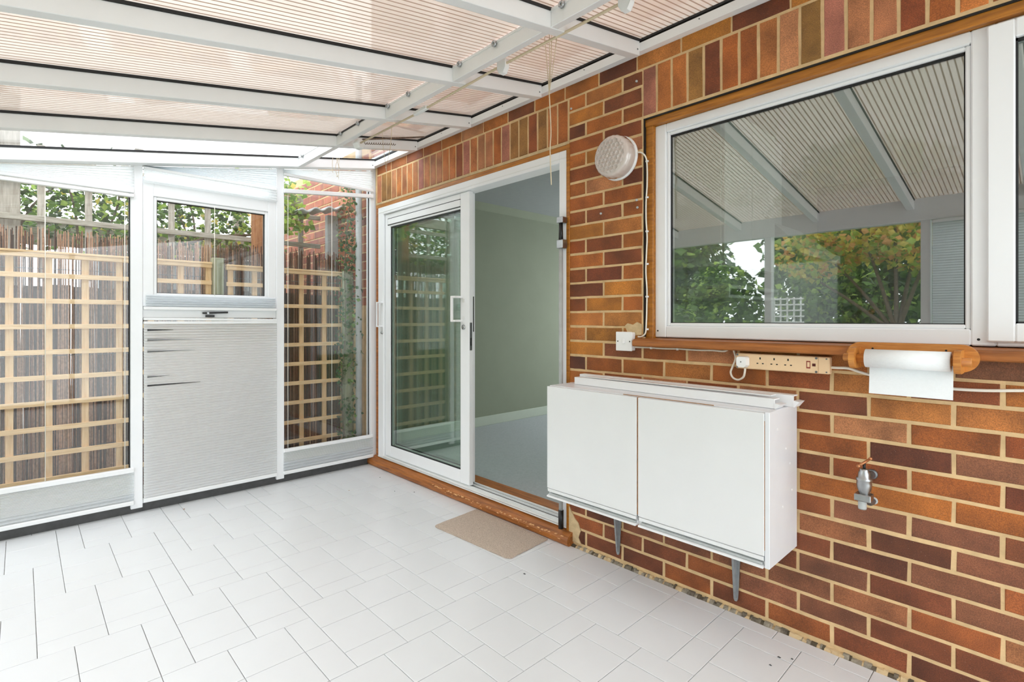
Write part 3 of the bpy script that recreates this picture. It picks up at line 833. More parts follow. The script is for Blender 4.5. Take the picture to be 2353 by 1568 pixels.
# security bar standing in the jamb
sb = empty('security_bar', (2.004, -0.030, 0.075)); tag(sb, 'slim silver pole with black foot clipped upright to the right door jamb', 'door bar')
MB().cyl((2.004, -0.030, 0.16), (2.004, -0.030, 1.60), 0.011, 14).build('pole', 'galv', sb)
MB().cyl((2.004, -0.030, 0.078), (2.004, -0.030, 0.175), 0.014, 14).build('foot', 'black', sb)
MB().cyl((2.004, -0.030, 1.585), (2.004, -0.030, 1.70), 0.0125, 14, r1=0.010).build('grip', 'black', sb)
for z0, z1 in ((1.555, 1.60), (1.688, 1.72)):
    MB().box(1.986, 2.028, -0.046, -0.004, z0, z1).build('clip', 'steel', sb, 0.003)

# ------------------------------------------------------------------ KITCHEN WINDOW
t2 = struct(empty('trim_2', (3.4, 0.03, 1.1)), 'brown timber surround of the kitchen window')
B(2.480, 2.522, 0.020, 0.11, 1.09, 2.113).build('jamb', 'timber', t2, 0.002)
B(2.480, 4.70, 0.014, 0.11, 2.076, 2.113).build('head', 'timber', t2, 0.002)
B(2.476, 2.486, 0.004, 0.024, 1.10, 2.113).build('shadow_gap', 'gasket', t2)
B(2.480, 4.70, 0.006, 0.030, 2.107, 2.114).build('sealant_line', 'gasket', t2)
sw = MB()
prof = [(0.11, 1.062), (0.11, 1.098), (-0.046, 1.090), (-0.058, 1.082), (-0.060, 1.064), (-0.054, 1.057), (0.0, 1.057)]
sw.prism(prof, lambda y, z: (2.462, y, z), lambda y, z: (4.74, y, z))
t3 = struct(sw.build('trim_3', 'timber_worn', None, 0.002), 'brown timber window sill')
w1 = struct(empty('window_1', (3.4, 0.06, 1.1)), 'large white framed kitchen window mirroring the roof')
f = MB()
YA, YB = 0.040, 0.105
f.box(2.520, 2.576, YA, YB, 1.098, 2.076); f.box(3.622, 3.680, YA, YB, 1.098, 2.076)
f.box(2.576, 3.622, YA, YB, 1.098, 1.150); f.box(2.576, 3.622, YA, YB, 2.036, 2.076)
f.box(4.62, 4.70, YA, YB, 1.098, 2.076); f.box(3.680, 4.62, YA, YB, 1.098, 1.120); f.box(3.680, 4.62, YA, YB, 2.060, 2.076)
f.build('frame', 'pvc', w1, 0.004)
b_ = MB()
for a in ((2.576, 2.590, 1.150, 2.036), (3.608, 3.622, 1.150, 2.036), (2.590, 3.608, 1.150, 1.164), (2.590, 3.608, 2.022, 2.036)):
    b_.box(a[0], a[1], YA + 0.010, YB - 0.01, a[2], a[3])
b_.build('glazing_bead', 'pvc', w1, 0.003)
g = MB()
for a in ((2.588, 2.594, 1.162, 2.024), (3.604, 3.610, 1.162, 2.024), (2.590, 3.608, 1.162, 1.167), (2.590, 3.608, 2.014, 2.024)):
    g.box(a[0], a[1], YA + 0.020, YA + 0.032, a[2], a[3])
g.build('gasket', 'gasket', w1)
B(2.586, 3.612, 0.064, 0.070, 1.158, 2.028).build('pane', 'glass_window', w1)
for px_, pz_ in ((2.535, 1.128), (3.640, 1.118)):
    MB().cyl((px_, YA + 0.001, pz_), (px_, YA - 0.0006, pz_), 0.004, 10).build('drain_hole', 'black', w1)
f = MB()
f.box(3.660, 3.722, 0.020, 0.085, 1.112, 2.066); f.box(4.58, 4.64, 0.020, 0.085, 1.112, 2.066)
f.box(3.722, 4.58, 0.020, 0.085, 1.112, 1.168); f.box(3.722, 4.58, 0.020, 0.085, 2.010, 2.066)
sh = f.build('opening_sash', 'pvc', w1, 0.004)
B(3.720, 4.585, 0.050, 0.056, 1.165, 2.012).build('sash_pane', 'glass_window', sh)
g = MB(); g.box(3.722, 3.727, 0.036, 0.048, 1.168, 2.010); g.box(3.722, 4.58, 0.036, 0.048, 1.168, 1.173); g.box(3.722, 4.58, 0.036, 0.048, 2.002, 2.010)
g.build('sash_gasket', 'gasket', sh)

# ------------------------------------------------------------------ ROOM BEHIND THE DOOR and KITCHEN
RZ = 0.040
struct(B(-0.44, 2.18, 0.20, 3.4, -0.08, RZ).build('floor_inside', 'carpet'), 'grey carpet of the room behind the door')
struct(B(-0.54, -0.44, 0.26, 3.4, -0.08, 2.42).build('wall_inside_left', 'room_wall'), 'plain grey green wall of the room behind the door')
struct(B(-0.54, 2.18, 0.26, 3.4, 2.42, 2.50).build('ceiling_inside', 'room_ceiling'), 'grey ceiling of the room behind the door')
struct(B(-0.44, -0.425, 0.26, 3.4, RZ, RZ + 0.10).build('baseboard_inside', 'room_white', None, 0.003), 'pale skirting board of the room behind the door')
cv = MB(); cv.prism([(-0.44, 2.42), (-0.44, 2.35), (-0.425, 2.36), (-0.40, 2.385), (-0.37, 2.42)], lambda x, z: (x, 0.26, z), lambda x, z: (x, 3.4, z))
struct(cv.build('trim_4', 'room_wall'), 'coving along the inside ceiling')
pw = MB(); pw.box(2.18, 2.26, 0.26, 3.4, -0.08, 2.6)
struct(pw.build('wall_inside_partition', 'kitchen_wall'), 'partition between the room and the kitchen')
fw_ = MB(); fw_.box(-0.54, -0.2, 3.4, 3.5, -0.08, 2.6); fw_.box(1.95, 2.18, 3.4, 3.5, -0.08, 2.6); fw_.box(-0.2, 1.95, 3.4, 3.5, -0.08, 0.35); fw_.box(-0.2, 1.95, 3.4, 3.5, 2.25, 2.6)  # opening added out of view so daylight reaches the room
struct(fw_.build('wall_inside_back', 'room_wall'), 'far wall of the room behind the door')
# kitchen
struct(B(2.26, 5.2, 0.26, 3.3, -0.08, 0.0).build('floor_kitchen', 'carpet'), 'kitchen floor')
struct(B(2.26, 5.2, 0.26, 3.3, 2.40, 2.48).build('ceiling_kitchen', 'room_white'), 'kitchen ceiling')
kw = MB(); kw.box(2.20, 5.2, 3.3, 3.4, -0.08, 2.6); struct(kw.build('wall_kitchen_back', 'kitchen_far'), 'pale kitchen wall')
kr = MB(); kr.box(5.2, 5.3, 0.26, 0.5, -0.08, 2.6); kr.box(5.2, 5.3, 3.0, 3.4, -0.08, 2.6); kr.box(5.2, 5.3, 0.5, 3.0, -0.08, 1.0); kr.box(5.2, 5.3, 0.5, 3.0, 2.0, 2.6); kr.box(5.2, 5.3, 1.7, 3.0, 1.0, 2.0)  # opening added in this unseen wall to brighten the kitchen
struct(kr.build('wall_kitchen_right', 'kitchen_wall'), 'right kitchen wall with an opening added to let light in')
kc = empty('wall_cupboard', (2.44, 0.95, 1.46)); tag(kc, 'pale wall cupboard dimly seen through the left of the kitchen window', 'cupboard')
B(2.262, 2.60, 0.55, 1.25, 1.46, 2.30).build('body', 'kitchen_white', kc, 0.003)
B(2.60, 2.618, 0.555, 0.90, 1.465, 2.295).build('door', 'kitchen_white', kc, 0.003)
B(2.60, 2.618, 0.905, 1.245, 1.465, 2.295).build('door', 'kitchen_white', kc, 0.003)
ck = empty('cooker_hood', (2.50, 1.62, 1.60)); tag(ck, 'white cooker hood with sloping canopy beyond the kitchen window', 'cooker hood')
hd = MB(); hd.hexa([(2.262, 1.30, 1.60), (2.78, 1.30, 1.60), (2.78, 1.94, 1.60), (2.262, 1.94, 1.60), (2.262, 1.36, 1.80), (2.56, 1.36, 1.80), (2.56, 1.88, 1.80), (2.262, 1.88, 1.80)]); hd.build('canopy', 'kitchen_white', ck, 0.003)
B(2.262, 2.48, 1.48, 1.76, 1.80, 2.40).build('chimney', 'kitchen_white', ck, 0.003)
B(2.76, 2.79, 1.30, 1.94, 1.56, 1.61).build('front_lip', 'kitchen_white', ck, 0.002)
ks = empty('shelf_unit', (2.44, 0.95, 1.30)); tag(ks, 'low white shelf box under the pale wall cupboard in the kitchen', 'shelf')
B(2.262, 2.62, 0.60, 1.30, 1.345, 1.365).build('top_board', 'kitchen_white', ks, 0.002)
B(2.262, 2.62, 0.60, 1.30, 1.295, 1.312).build('bottom_board', 'kitchen_white', ks, 0.002)
for yy in (0.60, 1.285): B(2.262, 2.62, yy, yy + 0.015, 1.312, 1.345).build('side_board', 'kitchen_white', ks)
kd = empty('kitchen_door', (3.0, 3.29, 0.0)); tag(kd, 'grey panel door with brass knob deep inside the kitchen', 'door')
B(2.62, 3.40, 3.26, 3.298, 0.0, 2.0).build('slab', 'roof_grey', kd, 0.003)
MB().lathe((2.70, 3.26, 1.25), (0, -1, 0), [(0.0, 0.05), (0.02, 0.045), (0.026, 0.03), (0.012, 0.012), (0.02, 0.0)], 14).build('knob', 'copper', kd)

# ------------------------------------------------------------------ CABINET on the wall
CX0, CX1, CY, CZ0, CZ1 = 2.130, 3.142, -0.275, 0.338, 0.866
cab = empty('wall_cabinet', ((CX0 + CX1) / 2, -0.14, CZ0)); tag(cab, 'white two-door laminate cabinet hung low on the brick wall', 'cabinet')
body = MB()
body.box(CX0, CX0 + 0.016, CY + 0.018, -0.008, CZ0, CZ1 - 0.001); body.box(CX1 - 0.016, CX1, CY + 0.002, -0.008, CZ0, CZ1)
body.box(CX0 + 0.016, CX1 - 0.016, CY + 0.018, -0.008, CZ0 + 0.002, CZ0 + 0.018); body.box(CX0 + 0.016, CX1 - 0.016, CY + 0.018, -0.008, CZ1 - 0.018, CZ1)
body.box(CX0 + 0.016, CX1 - 0.016, -0.012, -0.008, CZ0 + 0.018, CZ1 - 0.018)
body.build('body', 'laminate_side', cab, 0.0015)
B(CX1 - 0.0168, CX1 - 0.0154, CY + 0.0015, CY + 0.003, CZ0 + 0.06, CZ1 - 0.03).build('edge_strip', 'chipboard', cab)
B(CX0 + 0.42, CX1 - 0.20, CY + 0.0165, CY + 0.0178, CZ1 - 0.002, CZ1 + 0.0006).build('chipped_edge', 'chipboard', cab)
XM = 2.628
for a, b in ((CX0, XM - 0.0035), (XM + 0.0035, CX1 - 0.017)):
    d = B(a, b, CY, CY + 0.016, CZ0 + 0.040, CZ1 - 0.004).build('door', 'laminate', cab, 0.0018)
    q = MB()
    q.prism([(CY + 0.018, CZ0 + 0.038), (CY - 0.001, CZ0 + 0.038), (CY + 0.002, CZ0 + 0.024), (CY + 0.014, CZ0 + 0.018), (CY + 0.012, CZ0 + 0.010), (CY - 0.006, CZ0 + 0.006), (CY - 0.006, CZ0), (CY + 0.018, CZ0)], lambda y, z: (a + 0.004, y, z), lambda y, z: (b - 0.002, y, z))
    q.build('handle_rail', 'alu_white', d)
    B(a + 0.012, b - 0.006, CY + 0.0005, CY + 0.0135, CZ0 + 0.0105, CZ0 + 0.0175).build('handle_inlay', 'galv', d)
B(XM - 0.0035, XM + 0.0035, CY + 0.006, CY + 0.017, CZ0 + 0.045, CZ1 - 0.004).build('door_gap_edge', 'chipboard', cab)
for yy, zz in ((-0.06, 0.56), (-0.15, 0.52), (-0.20, 0.80), (-0.12, 0.72), (-0.08, 0.66)):
    MB().cyl((CX1 - 0.001, yy, zz), (CX1 + 0.0012, yy, zz), 0.004, 10).build('cover_cap', 'plastic_white', cab)
for k, (bx, lab) in enumerate(((2.348, 'grey tapered metal bracket under the left door of the white cabinet'), (2.915, 'grey tapered metal bracket under the right door of the white cabinet'))):
    r_ = empty('wall_bracket', (bx, -0.010, 0.05)); tag(r_, lab, 'bracket', 'cabinet brackets')
    q = MB(); q.prism([(-0.023, 0.336), (-0.008, 0.055), (-0.004, 0.046), (0.004, 0.046), (0.008, 0.055), (0.023, 0.336)], lambda x, z: (bx + x, -0.003, z), lambda x, z: (bx + x, -0.010, z)); q.build('back_plate', 'bracket_grey', r_, 0.001)
    q = MB(); q.prism([(-0.010, 0.336), (-0.010, 0.060), (-0.018, 0.064), (-0.050, 0.336)], lambda y, z: (bx - 0.004, y, z), lambda y, z: (bx + 0.004, y, z)); q.build('web', 'bracket_grey', r_, 0.001)

# loose white trims on the cabinet
def trim_piece(p0, p1, w, h, label, lip=True):
    p0 = Vector(p0); p1 = Vector(p1)
    r_ = empty('plastic_trim', p0); tag(r_, label, 'trim', 'loose white trims on the cabinet')
    d = (p1 - p0).normalized(); a = Vector((-d.y, d.x, 0)).normalized(); u = Vector((0, 0, 1))
    prof = [(0, 0), (w, 0), (w, 0.004), (0.004, 0.004), (0.004, h - 0.004), (w * 0.8, h - 0.004), (w * 0.8, h), (0, h)]
    m_ = MB(); m_.prism(prof, lambda s, t: p0 + a * s + u * t, lambda s, t: p1 + a * s + u * t); m_.build('channel', 'pvc', r_, 0.0012)
    if lip:
        m_ = MB(); m_.hexa([p1 + a * -0.002, p1 + d * 0.004 - a * 0.002, p1 + d * 0.004 + a * w, p1 + a * w, p1 - a * 0.002 + u * h * 0.55, p1 + d * 0.02 - a * 0.002 + u * h * 0.5, p1 + d * 0.02 + a * w + u * h * .5, p1 + a * w + u * h * .55]); m_.build('bent_end', 'pvc', r_)
    return r_
ZC = CZ1 + 0.001
trim_piece((2.196, -0.150, ZC), (3.126, -0.185, ZC), 0.055, 0.034, 'long white plastic trim lying front on top of the cabinet with a folded end')
trim_piece((2.170, -0.078, ZC), (3.160, -0.100, ZC), 0.050, 0.042, 'long white plastic trim lying against the brick wall on the cabinet')
tag(MB().bar((2.24, -0.108, ZC + 0.0375), (3.11, -0.150, ZC + 0.0435), 0.045, 0.003).build('plastic_strip', 'pvc', None, 0, (2.6, -0.12, ZC + 0.036)), 'thin flat white plastic strip laid across the two trims on the cabinet', 'strip')

# ------------------------------------------------------------------ WALL LAMP
LC = Vector((2.352, 0.0, 1.955))
lamp = empty('wall_lamp', LC); tag(lamp, 'round pressed glass wall lamp with honeycomb pattern on the brick pier', 'lamp')
MB().lathe(LC, (0, -1, 0), [(0.0, 0.0), (0.104, 0.0), (0.106, 0.006), (0.104, 0.014), (0.090, 0.016)], 48).build('back_plate', 'plastic_white', lamp)
def lampz(r, t):
    x, z = r * math.cos(t), r * math.sin(t); s = 0.0235; best = 9
    row = round(z / (s * 0.866)); v = 0
    for rr in (row - 1, row, row + 1):
        ox = 0.5 * s if rr % 2 else 0
        cc = round((x - ox) / s)
        for c2 in (cc - 1, cc, cc + 1):
            dx, dz = x - (c2 * s + ox), z - rr * s * 0.866
            d = math.hypot(dx, dz); v = max(v, math.exp(-((d - s * 0.56) / 0.0022) ** 2))
    return v * 0.0075
mb = MB(); nr, nt_ = 34, 96; vs = []
for i in range(nr + 1):
    r = 0.088 * i / nr
    for j in range(nt_):
        t = 2 * math.pi * j / nt_
        h = 0.078 + 0.006 * (1 - (r / 0.088) ** 2) + lampz(r, t) * (1 if r < 0.084 else 0)
        vs.append((LC.x + r * math.cos(t), -h, LC.z + r * math.sin(t)))
fs = [(i * nt_ + j, i * nt_ + (j + 1) % nt_, (i + 1) * nt_ + (j + 1) % nt_, (i + 1) * nt_ + j) for i in range(nr) for j in range(nt_)]
mb.add(vs, fs, 0, True)
vs = []; prof = [(0.088, 0.078), (0.096, 0.070), (0.100, 0.056), (0.101, 0.036), (0.099, 0.014)]
for k, (r, h) in enumerate(prof):
    for j in range(nt_):
        t = 2 * math.pi * j / nt_; rr = r + (0.0012 if (j // 2) % 2 and 0 < k < 4 else 0)
        vs.append((LC.x + rr * math.cos(t), -h, LC.z + rr * math.sin(t)))
mb.add(vs, [(i * nt_ + j, i * nt_ + (j + 1) % nt_, (i + 1) * nt_ + (j + 1) % nt_, (i + 1) * nt_ + j) for i in range(len(prof) - 1) for j in range(nt_)], 0, True)
mb.build('glass_shade', 'lamp_glass', lamp)

def smooth_path(pts, n=6):
    out = []; P = [Vector(p) for p in pts]
    for i in range(len(P) - 1):
        p0 = P[max(i - 1, 0)]; p1 = P[i]; p2 = P[i + 1]; p3 = P[min(i + 2, len(P) - 1)]
        for k in range(n):
            t = k / n
            out.append(0.5 * ((2 * p1) + (p2 - p0) * t + (2 * p0 - 5 * p1 + 4 * p2 - p3) * t * t + (3 * p1 - p0 - 3 * p2 + p3) * t ** 3))
    out.append(P[-1]); return out
# lamp cable down the reveal
lc = empty('lamp_cable', (2.49, 0.012, 1.1)); tag(lc, 'thin white cable clipped down the window reveal from lamp to switch', 'cable')
pth = [onY(1460, 351, -0.008), onY(1474, 351, -0.008), onY(1484, 362, -0.006), onY(1487, 385, 0.0)] + [onY(1485.5 + 1.5 * math.sin(k * 1.9), 385 + k * 40, 0.004) for k in range(1, 9)] + [onY(1485, 745, 0.0), onY(1483, 766, -0.008), onY(1474, 774, -0.010), onY(1466, 774, -0.010)]
MB().tube(smooth_path(pth, 5), 0.0036, 8).build('sheath', 'cable_white', lc)
for py_ in (371, 454, 532, 607, 682, 757):
    p = onY(1487, py_, 0.0)
    MB().box(p.x - 0.006, p.x + 0.007, p.y - 0.006, p.y + 0.003, p.z - 0.004, p.z + 0.004).build('clip', 'plastic_white', lc, 0.001)

# light switch
ls = empty('light_switch', (2.402, -0.002, 1.03)); tag(ls, 'square white light switch on the brick pier beside the sill', 'switch')
B(2.357, 2.443, -0.030, -0.003, 1.034, 1.120).build('box', 'plastic_white', ls, 0.003)
B(2.355, 2.445, -0.036, -0.030, 1.032, 1.122).build('face_plate', 'plastic_white', ls, 0.004, seg=2)
MB().hexa([(2.394, -0.036, 1.065), (2.406, -0.036, 1.065), (2.406, -0.036, 1.089), (2.394, -0.036, 1.089), (2.394, -0.041, 1.066), (2.406, -0.041, 1.066), (2.406, -0.037, 1.088), (2.394, -0.037, 1.088)]).build('rocker', 'plastic_white', ls, 0.0008)
for xx in (2.367, 2.433):
    MB().cyl((xx, -0.0355, 1.077), (xx, -0.0368, 1.077), 0.0032, 10).build('screw', 'black', ls)

# feed cable under the sill to the plug
fc = empty('plug_cable', (2.7, -0.006, 1.04)); tag(fc, 'thin white cable running under the sill and looping into the plug', 'cable')
pth = [(2.444, -0.008, 1.050)] + [(2.47 + 0.05 * k, -0.008, 1.0505 + 0.001 * math.sin(k * 2)) for k in range(9)] + [onY(1681, 799, -0.008), onY(1688, 812, -0.012), onY(1690, 826, -0.016), onY(1683, 844, -0.016), onY(1679, 856, -0.018), onY(1684, 868, -0.022), onY(1696, 873, -0.03), onY(1708, 867, -0.045), onY(1711.5, 855, -0.052), onY(1712, 847, -0.052)]
MB().tube(smooth_path(pth, 4), 0.0040, 8).build('sheath', 'cable_white', fc)
for xx in (2.53, 2.66): MB().box(xx - 0.004, xx + 0.004, -0.014, -0.002, 1.045, 1.0565).build('clip', 'plastic_white', fc, 0.001)
p = onY(1678, 800, -0.008); MB().box(p.x - 0.004, p.x + 0.004, -0.014, -0.002, p.z - 0.005, p.z + 0.007).build('clip', 'plastic_white', fc, 0.001)

# extension socket strip
SX0, SX1, SZ0, SZ1, SY = 2.926, 3.256, 0.986, 1.047, -0.034
ps = empty('socket_strip', ((SX0 + SX1) / 2, -0.01, SZ0)); tag(ps, 'cream four-way socket strip screwed to the bricks below the window', 'socket strip')
B(SX0, SX1, SY, -0.004, SZ0, SZ1).build('body', 'plastic_cream', ps, 0.005, seg=2)
B(3.2195, 3.2205, SY - 0.0004, SY + 0.002, SZ0 + 0.002, SZ1 - 0.002).build('seam', 'chipboard', ps)
def hole(x, z, w, h_): return MB().box(x - w / 2, x + w / 2, SY - 0.0006, SY + 0.002, z - h_ / 2, z + h_ / 2)
for k, xc in enumerate((3.020, 3.071, 3.120)):
    so = B(xc - 0.022, xc + 0.022, SY - 0.0003, SY + 0.002, SZ0 + 0.010, SZ1 - 0.008).build('socket', 'plastic_cream', ps)
    hole(xc, 1.030, 0.005, 0.008).build('earth_hole', 'black', so)
    for dx in (-0.010, 0.010): hole(xc + dx, 1.0105, 0.0065, 0.004).build('pin_hole', 'black', so)
rk = hole(3.188, 1.0165, 0.013, 0.027).build('switch_surround', 'red_plastic', ps)
MB().box(3.1845, 3.1925, SY - 0.0025, SY, 1.008, 1.026).build('switch_rocker', 'plastic_cream', rk, 0.0006)
hole(3.206, 1.0165, 0.011, 0.010).build('neon_window', 'dark_red', ps)
for x, z in ((2.933, 1.041), (2.933, 0.992), (3.2135, 1.041), (3.2135, 0.992)): MB().cyl((x, SY - 0.0008, z), (x, SY + 0.001, z), 0.0042, 10).build('screw', 'steel_dull', ps)
for x, z in ((3.246, 1.040), (3.246, 0.993)): MB().cyl((x, SY - 0.0008, z), (x, SY + 0.001, z), 0.0028, 10).build('screw', 'steel_dull', ps)
pg = empty('plug', (2.958, SY - 0.012, 0.99)); tag(pg, 'white mains plug pushed into the first socket of the cream strip', 'plug')
q = MB(); q.prism([(2.936, 1.001), (2.946, 0.991), (2.970, 0.991), (2.980, 1.001), (2.980, 1.030), (2.974, 1.036), (2.942, 1.036), (2.936, 1.030)], lambda x, z: (x, SY - 0.001, z), lambda x, z: (2.958 + (x - 2.958) * 0.86, SY - 0.026, 1.0135 + (z - 1.0135) * 0.9)); q.build('body', 'plastic_white', pg, 0.0015)
MB().cyl((2.957, SY - 0.0258, 1.0145), (2.957, SY - 0.0270, 1.0145), 0.0025, 8).build('screw', 'steel_dull', pg)
# outgoing cable
oc = empty('strip_cable', (3.4, -0.03, 0.95)); tag(oc, 'thicker white flex leaving the socket strip behind the paper towel to the right', 'cable')
pth = [(3.256, -0.016, 1.010), (3.275, -0.018, 1.010)] + [onY(1950, 847, -0.02), onY(1985, 858, -0.02), onY(2040, 872, -0.02), onY(2110, 886, -0.02), onY(2182, 893.5, -0.018), onY(2265, 898, -0.014), onY(2353, 898, -0.012), (3.85, -0.012, 0.985), (4.1, -0.012, 0.985)]
MB().tube(smooth_path(pth, 5), 0.0047, 8).build('sheath', 'cable_white', oc)

# paper towel holder
th_ = empty('towel_holder', (3.48, -0.07, 1.02)); tag(th_, 'pine paper towel holder with rounded back board fixed to the window sill', 'towel holder')
bx0, bx1, bz, br = 3.318, 3.652, 1.064, 0.041
out = []
for k in range(13):
    t = math.pi / 2 + math.pi * k / 12; out.append((bx0 + br + br * math.cos(t), bz + br * math.sin(t)))
for k in range(13):
    t = -math.pi / 2 + math.pi * k / 12; out.append((bx1 - br + br * math.cos(t), bz + br * math.sin(t)))
q = MB(); q.prism(out, lambda x, z: (x, -0.061, z), lambda x, z: (x, -0.079, z)); bb = q.build('back_board', 'pine', th_, 0.003, seg=2)
for px_, py_ in ((2005, 801), (2174, 806), (1972, 808)):
    p = onY(px_, py_, -0.0795); MB().cyl((p.x, -0.0785, p.z), (p.x, -0.0797, p.z), 0.003, 10).build('screw_hole', 'black', bb)
RYc, RZc = -0.130, 1.056
for ax in (3.352, 3.610):
    q = MB(); prof = []
    for k in range(15):
        t = -math.pi / 2 - math.pi * k / 14; prof.append((RYc - 0.006 + 0.034 * math.cos(t), RZc + 0.034 * math.sin(t)))
    prof = [(-0.078, RZc - 0.034)] + prof + [(-0.078, RZc + 0.034)]
    q.prism(prof, lambda y, z: (ax - 0.008, y, z), lambda y, z: (ax + 0.008, y, z)); q.build('arm', 'pine', th_, 0.002, seg=2)
MB().cyl((3.322, RYc, RZc), (3.640, RYc, RZc), 0.0125, 18).build('dowel', 'pine', th_, 0.002)
pt = empty('paper_roll', (3.48, RYc, RZc)); tag(pt, 'white paper towel roll with a sheet hanging down on the pine holder', 'paper towel')
rr = 0.029; rx0, rx1 = 3.384, 3.594
q = MB(); q.lathe((rx0, RYc, RZc), (1, 0, 0), [(0.014, 0.0), (rr, 0.0), (rr, rx1 - rx0), (0.014, rx1 - rx0), (0.014, 0.0)], 36); q.build('roll', 'paper', pt)
q = MB(); vs = []; nz_ = 14
for k in range(nz_ + 1):
    t = k / nz_; z = RZc + 0.004 - t * 0.118
    y = RYc + rr + 0.0006 - 0.010 * t ** 1.5
    for xx in (rx0 + 0.004, rx1 + 0.002): vs += [(xx, y, z), (xx, y + 0.0006, z)]
fs = []
for k in range(nz_):
    a = k * 4; b = a + 4
    fs += [(a, a + 2, b + 2, b), (a + 1, b + 1, b + 3, a + 3), (a, b, b + 1, a + 1), (a + 2, a + 3, b + 3, b + 2)]
q.add(vs, fs, 0, False); q.build('hanging_sheet', 'paper', pt)

# garden tap
tp = empty('tap', (3.37, -0.09, 0.58)); tag(tp, 'old grey metal bib tap with bare copper stub on the brick wall', 'tap')
tc_ = Vector((3.372, -0.095, 0.640))
MB().tube(smooth_path([(3.374, 0.0, 0.655), (3.374, -0.03, 0.655), (3.373, -0.065, 0.650), (3.372, -0.090, 0.640)], 5), 0.012, 12).build('inlet_pipe', 'steel_dull', tp)
MB().lathe((3.374, -0.002, 0.655), (0, -1, 0), [(0.0, 0.006), (0.015, 0.006), (0.017, 0.0)], 20).build('wall_flange', 'steel_dull', tp)
MB().lathe((3.372, -0.095, 0.600), (0, 0, 1), [(0.0, 0.0), (0.013, 0.0), (0.014, 0.012), (0.020, 0.026), (0.022, 0.042), (0.021, 0.052), (0.0225, 0.054), (0.0225, 0.060), (0.018, 0.063), (0.0165, 0.078), (0.013, 0.084), (0.013, 0.090), (0.008, 0.092), (0.0, 0.093)], 22).build('valve_body', 'steel', tp)
MB().cyl((3.372, -0.095, 0.690), (3.372, -0.095, 0.708), 0.0045, 10).build('spindle', 'black', tp)
cs = MB(); cs.cyl((3.362, -0.110, 0.703), (3.384, -0.078, 0.722), 0.004, 8); cs.lathe((3.360, -0.113, 0.701), (0, 0, 1), [(0, -.006), (.0055, -.003), (.0055, .003), (0, .006)], 10); cs.lathe((3.385, -0.076, 0.723), (0, 0, 1), [(0, -.006), (.0055, -.003), (.0055, .003), (0, .006)], 10)
cs.build('handle_stub', 'copper', tp)
B(3.348, 3.394, -0.117, -0.074, 0.588, 0.610).build('square_collar', 'steel', tp, 0.002)
MB().lathe((3.368, -0.100, 0.560), (0, 0, 1), [(0.0, 0.0), (0.011, 0.0), (0.012, 0.004), (0.012, 0.028)], 18).build('spout', 'galv', tp)
MB().lathe((3.368, -0.100, 0.560), (0, 0, 1), [(0.0, -0.0008), (0.010, -0.0006), (0.0118, 0.002)], 18).build('washer', 'black', tp)
MB().tube(smooth_path([(3.374, -0.090, 0.600), (3.376, -0.060, 0.575), (3.377, -0.03, 0.565), (3.378, 0.0, 0.566)], 5), 0.009, 10).build('lower_pipe', 'steel_dull', tp)
MB().lathe((3.378, -0.001, 0.566), (0, -1, 0), [(0.0, 0.004), (0.011, 0.004), (0.013, 0.0)], 16).build('lower_flange', 'galv', tp)

# doormat
dm = MB(); R = random.Random(5)
pm = [Vector((1.330, -0.050, 0)), Vector((1.930, -0.052, 0)), Vector((1.955, -0.362, 0)), Vector((1.362, -0.394, 0))]
nx, ny = 24, 14; vs = []
for l in (0.001, 0.0075):
    for j in range(ny + 1):
        for i in range(nx + 1):
            u, w = i / nx, j / ny
            p = (pm[0] * (1 - u) + pm[1] * u) * (1 - w) + (pm[3] * (1 - u) + pm[2] * u) * w
            z = l + (R.uniform(0, 0.0018) if l > 0.005 else 0)
            if (i, j) in ((nx, ny), (0, ny)): p = p + Vector((-0.008 if i else 0.008, 0.008, 0))
            if (i in (0, nx) or j in (0, ny)): p = p + Vector((R.uniform(-.0015, .0015), R.uniform(-.0015, .0015), 0)); z = l * (0.8 if l > .005 else 1)
            vs.append((p.x, p.y, z))
w = nx + 1; s0 = (nx + 1) * (ny + 1); fs = []
for j in range(ny):
    for i in range(nx):
        a = j * w + i; fs += [(a, a + 1, a + w + 1, a + w), (s0 + a, s0 + a + w, s0 + a + w + 1, s0 + a + 1)]
for i in range(nx): fs += [(i, s0 + i, s0 + i + 1, i + 1), (ny * w + i, ny * w + i + 1, s0 + ny * w + i + 1, s0 + ny * w + i)]
for j in range(ny): fs += [(j * w, (j + 1) * w, s0 + (j + 1) * w, s0 + j * w), (j * w + nx, s0 + j * w + nx, s0 + (j + 1) * w + nx, (j + 1) * w + nx)]
dm.add(vs, fs, 0, False)
tag(dm.build('doormat', 'mat_felt', None, 0, (1.645, -0.21, 0)), 'small beige felt doormat on the tiles before the sliding door', 'doormat')

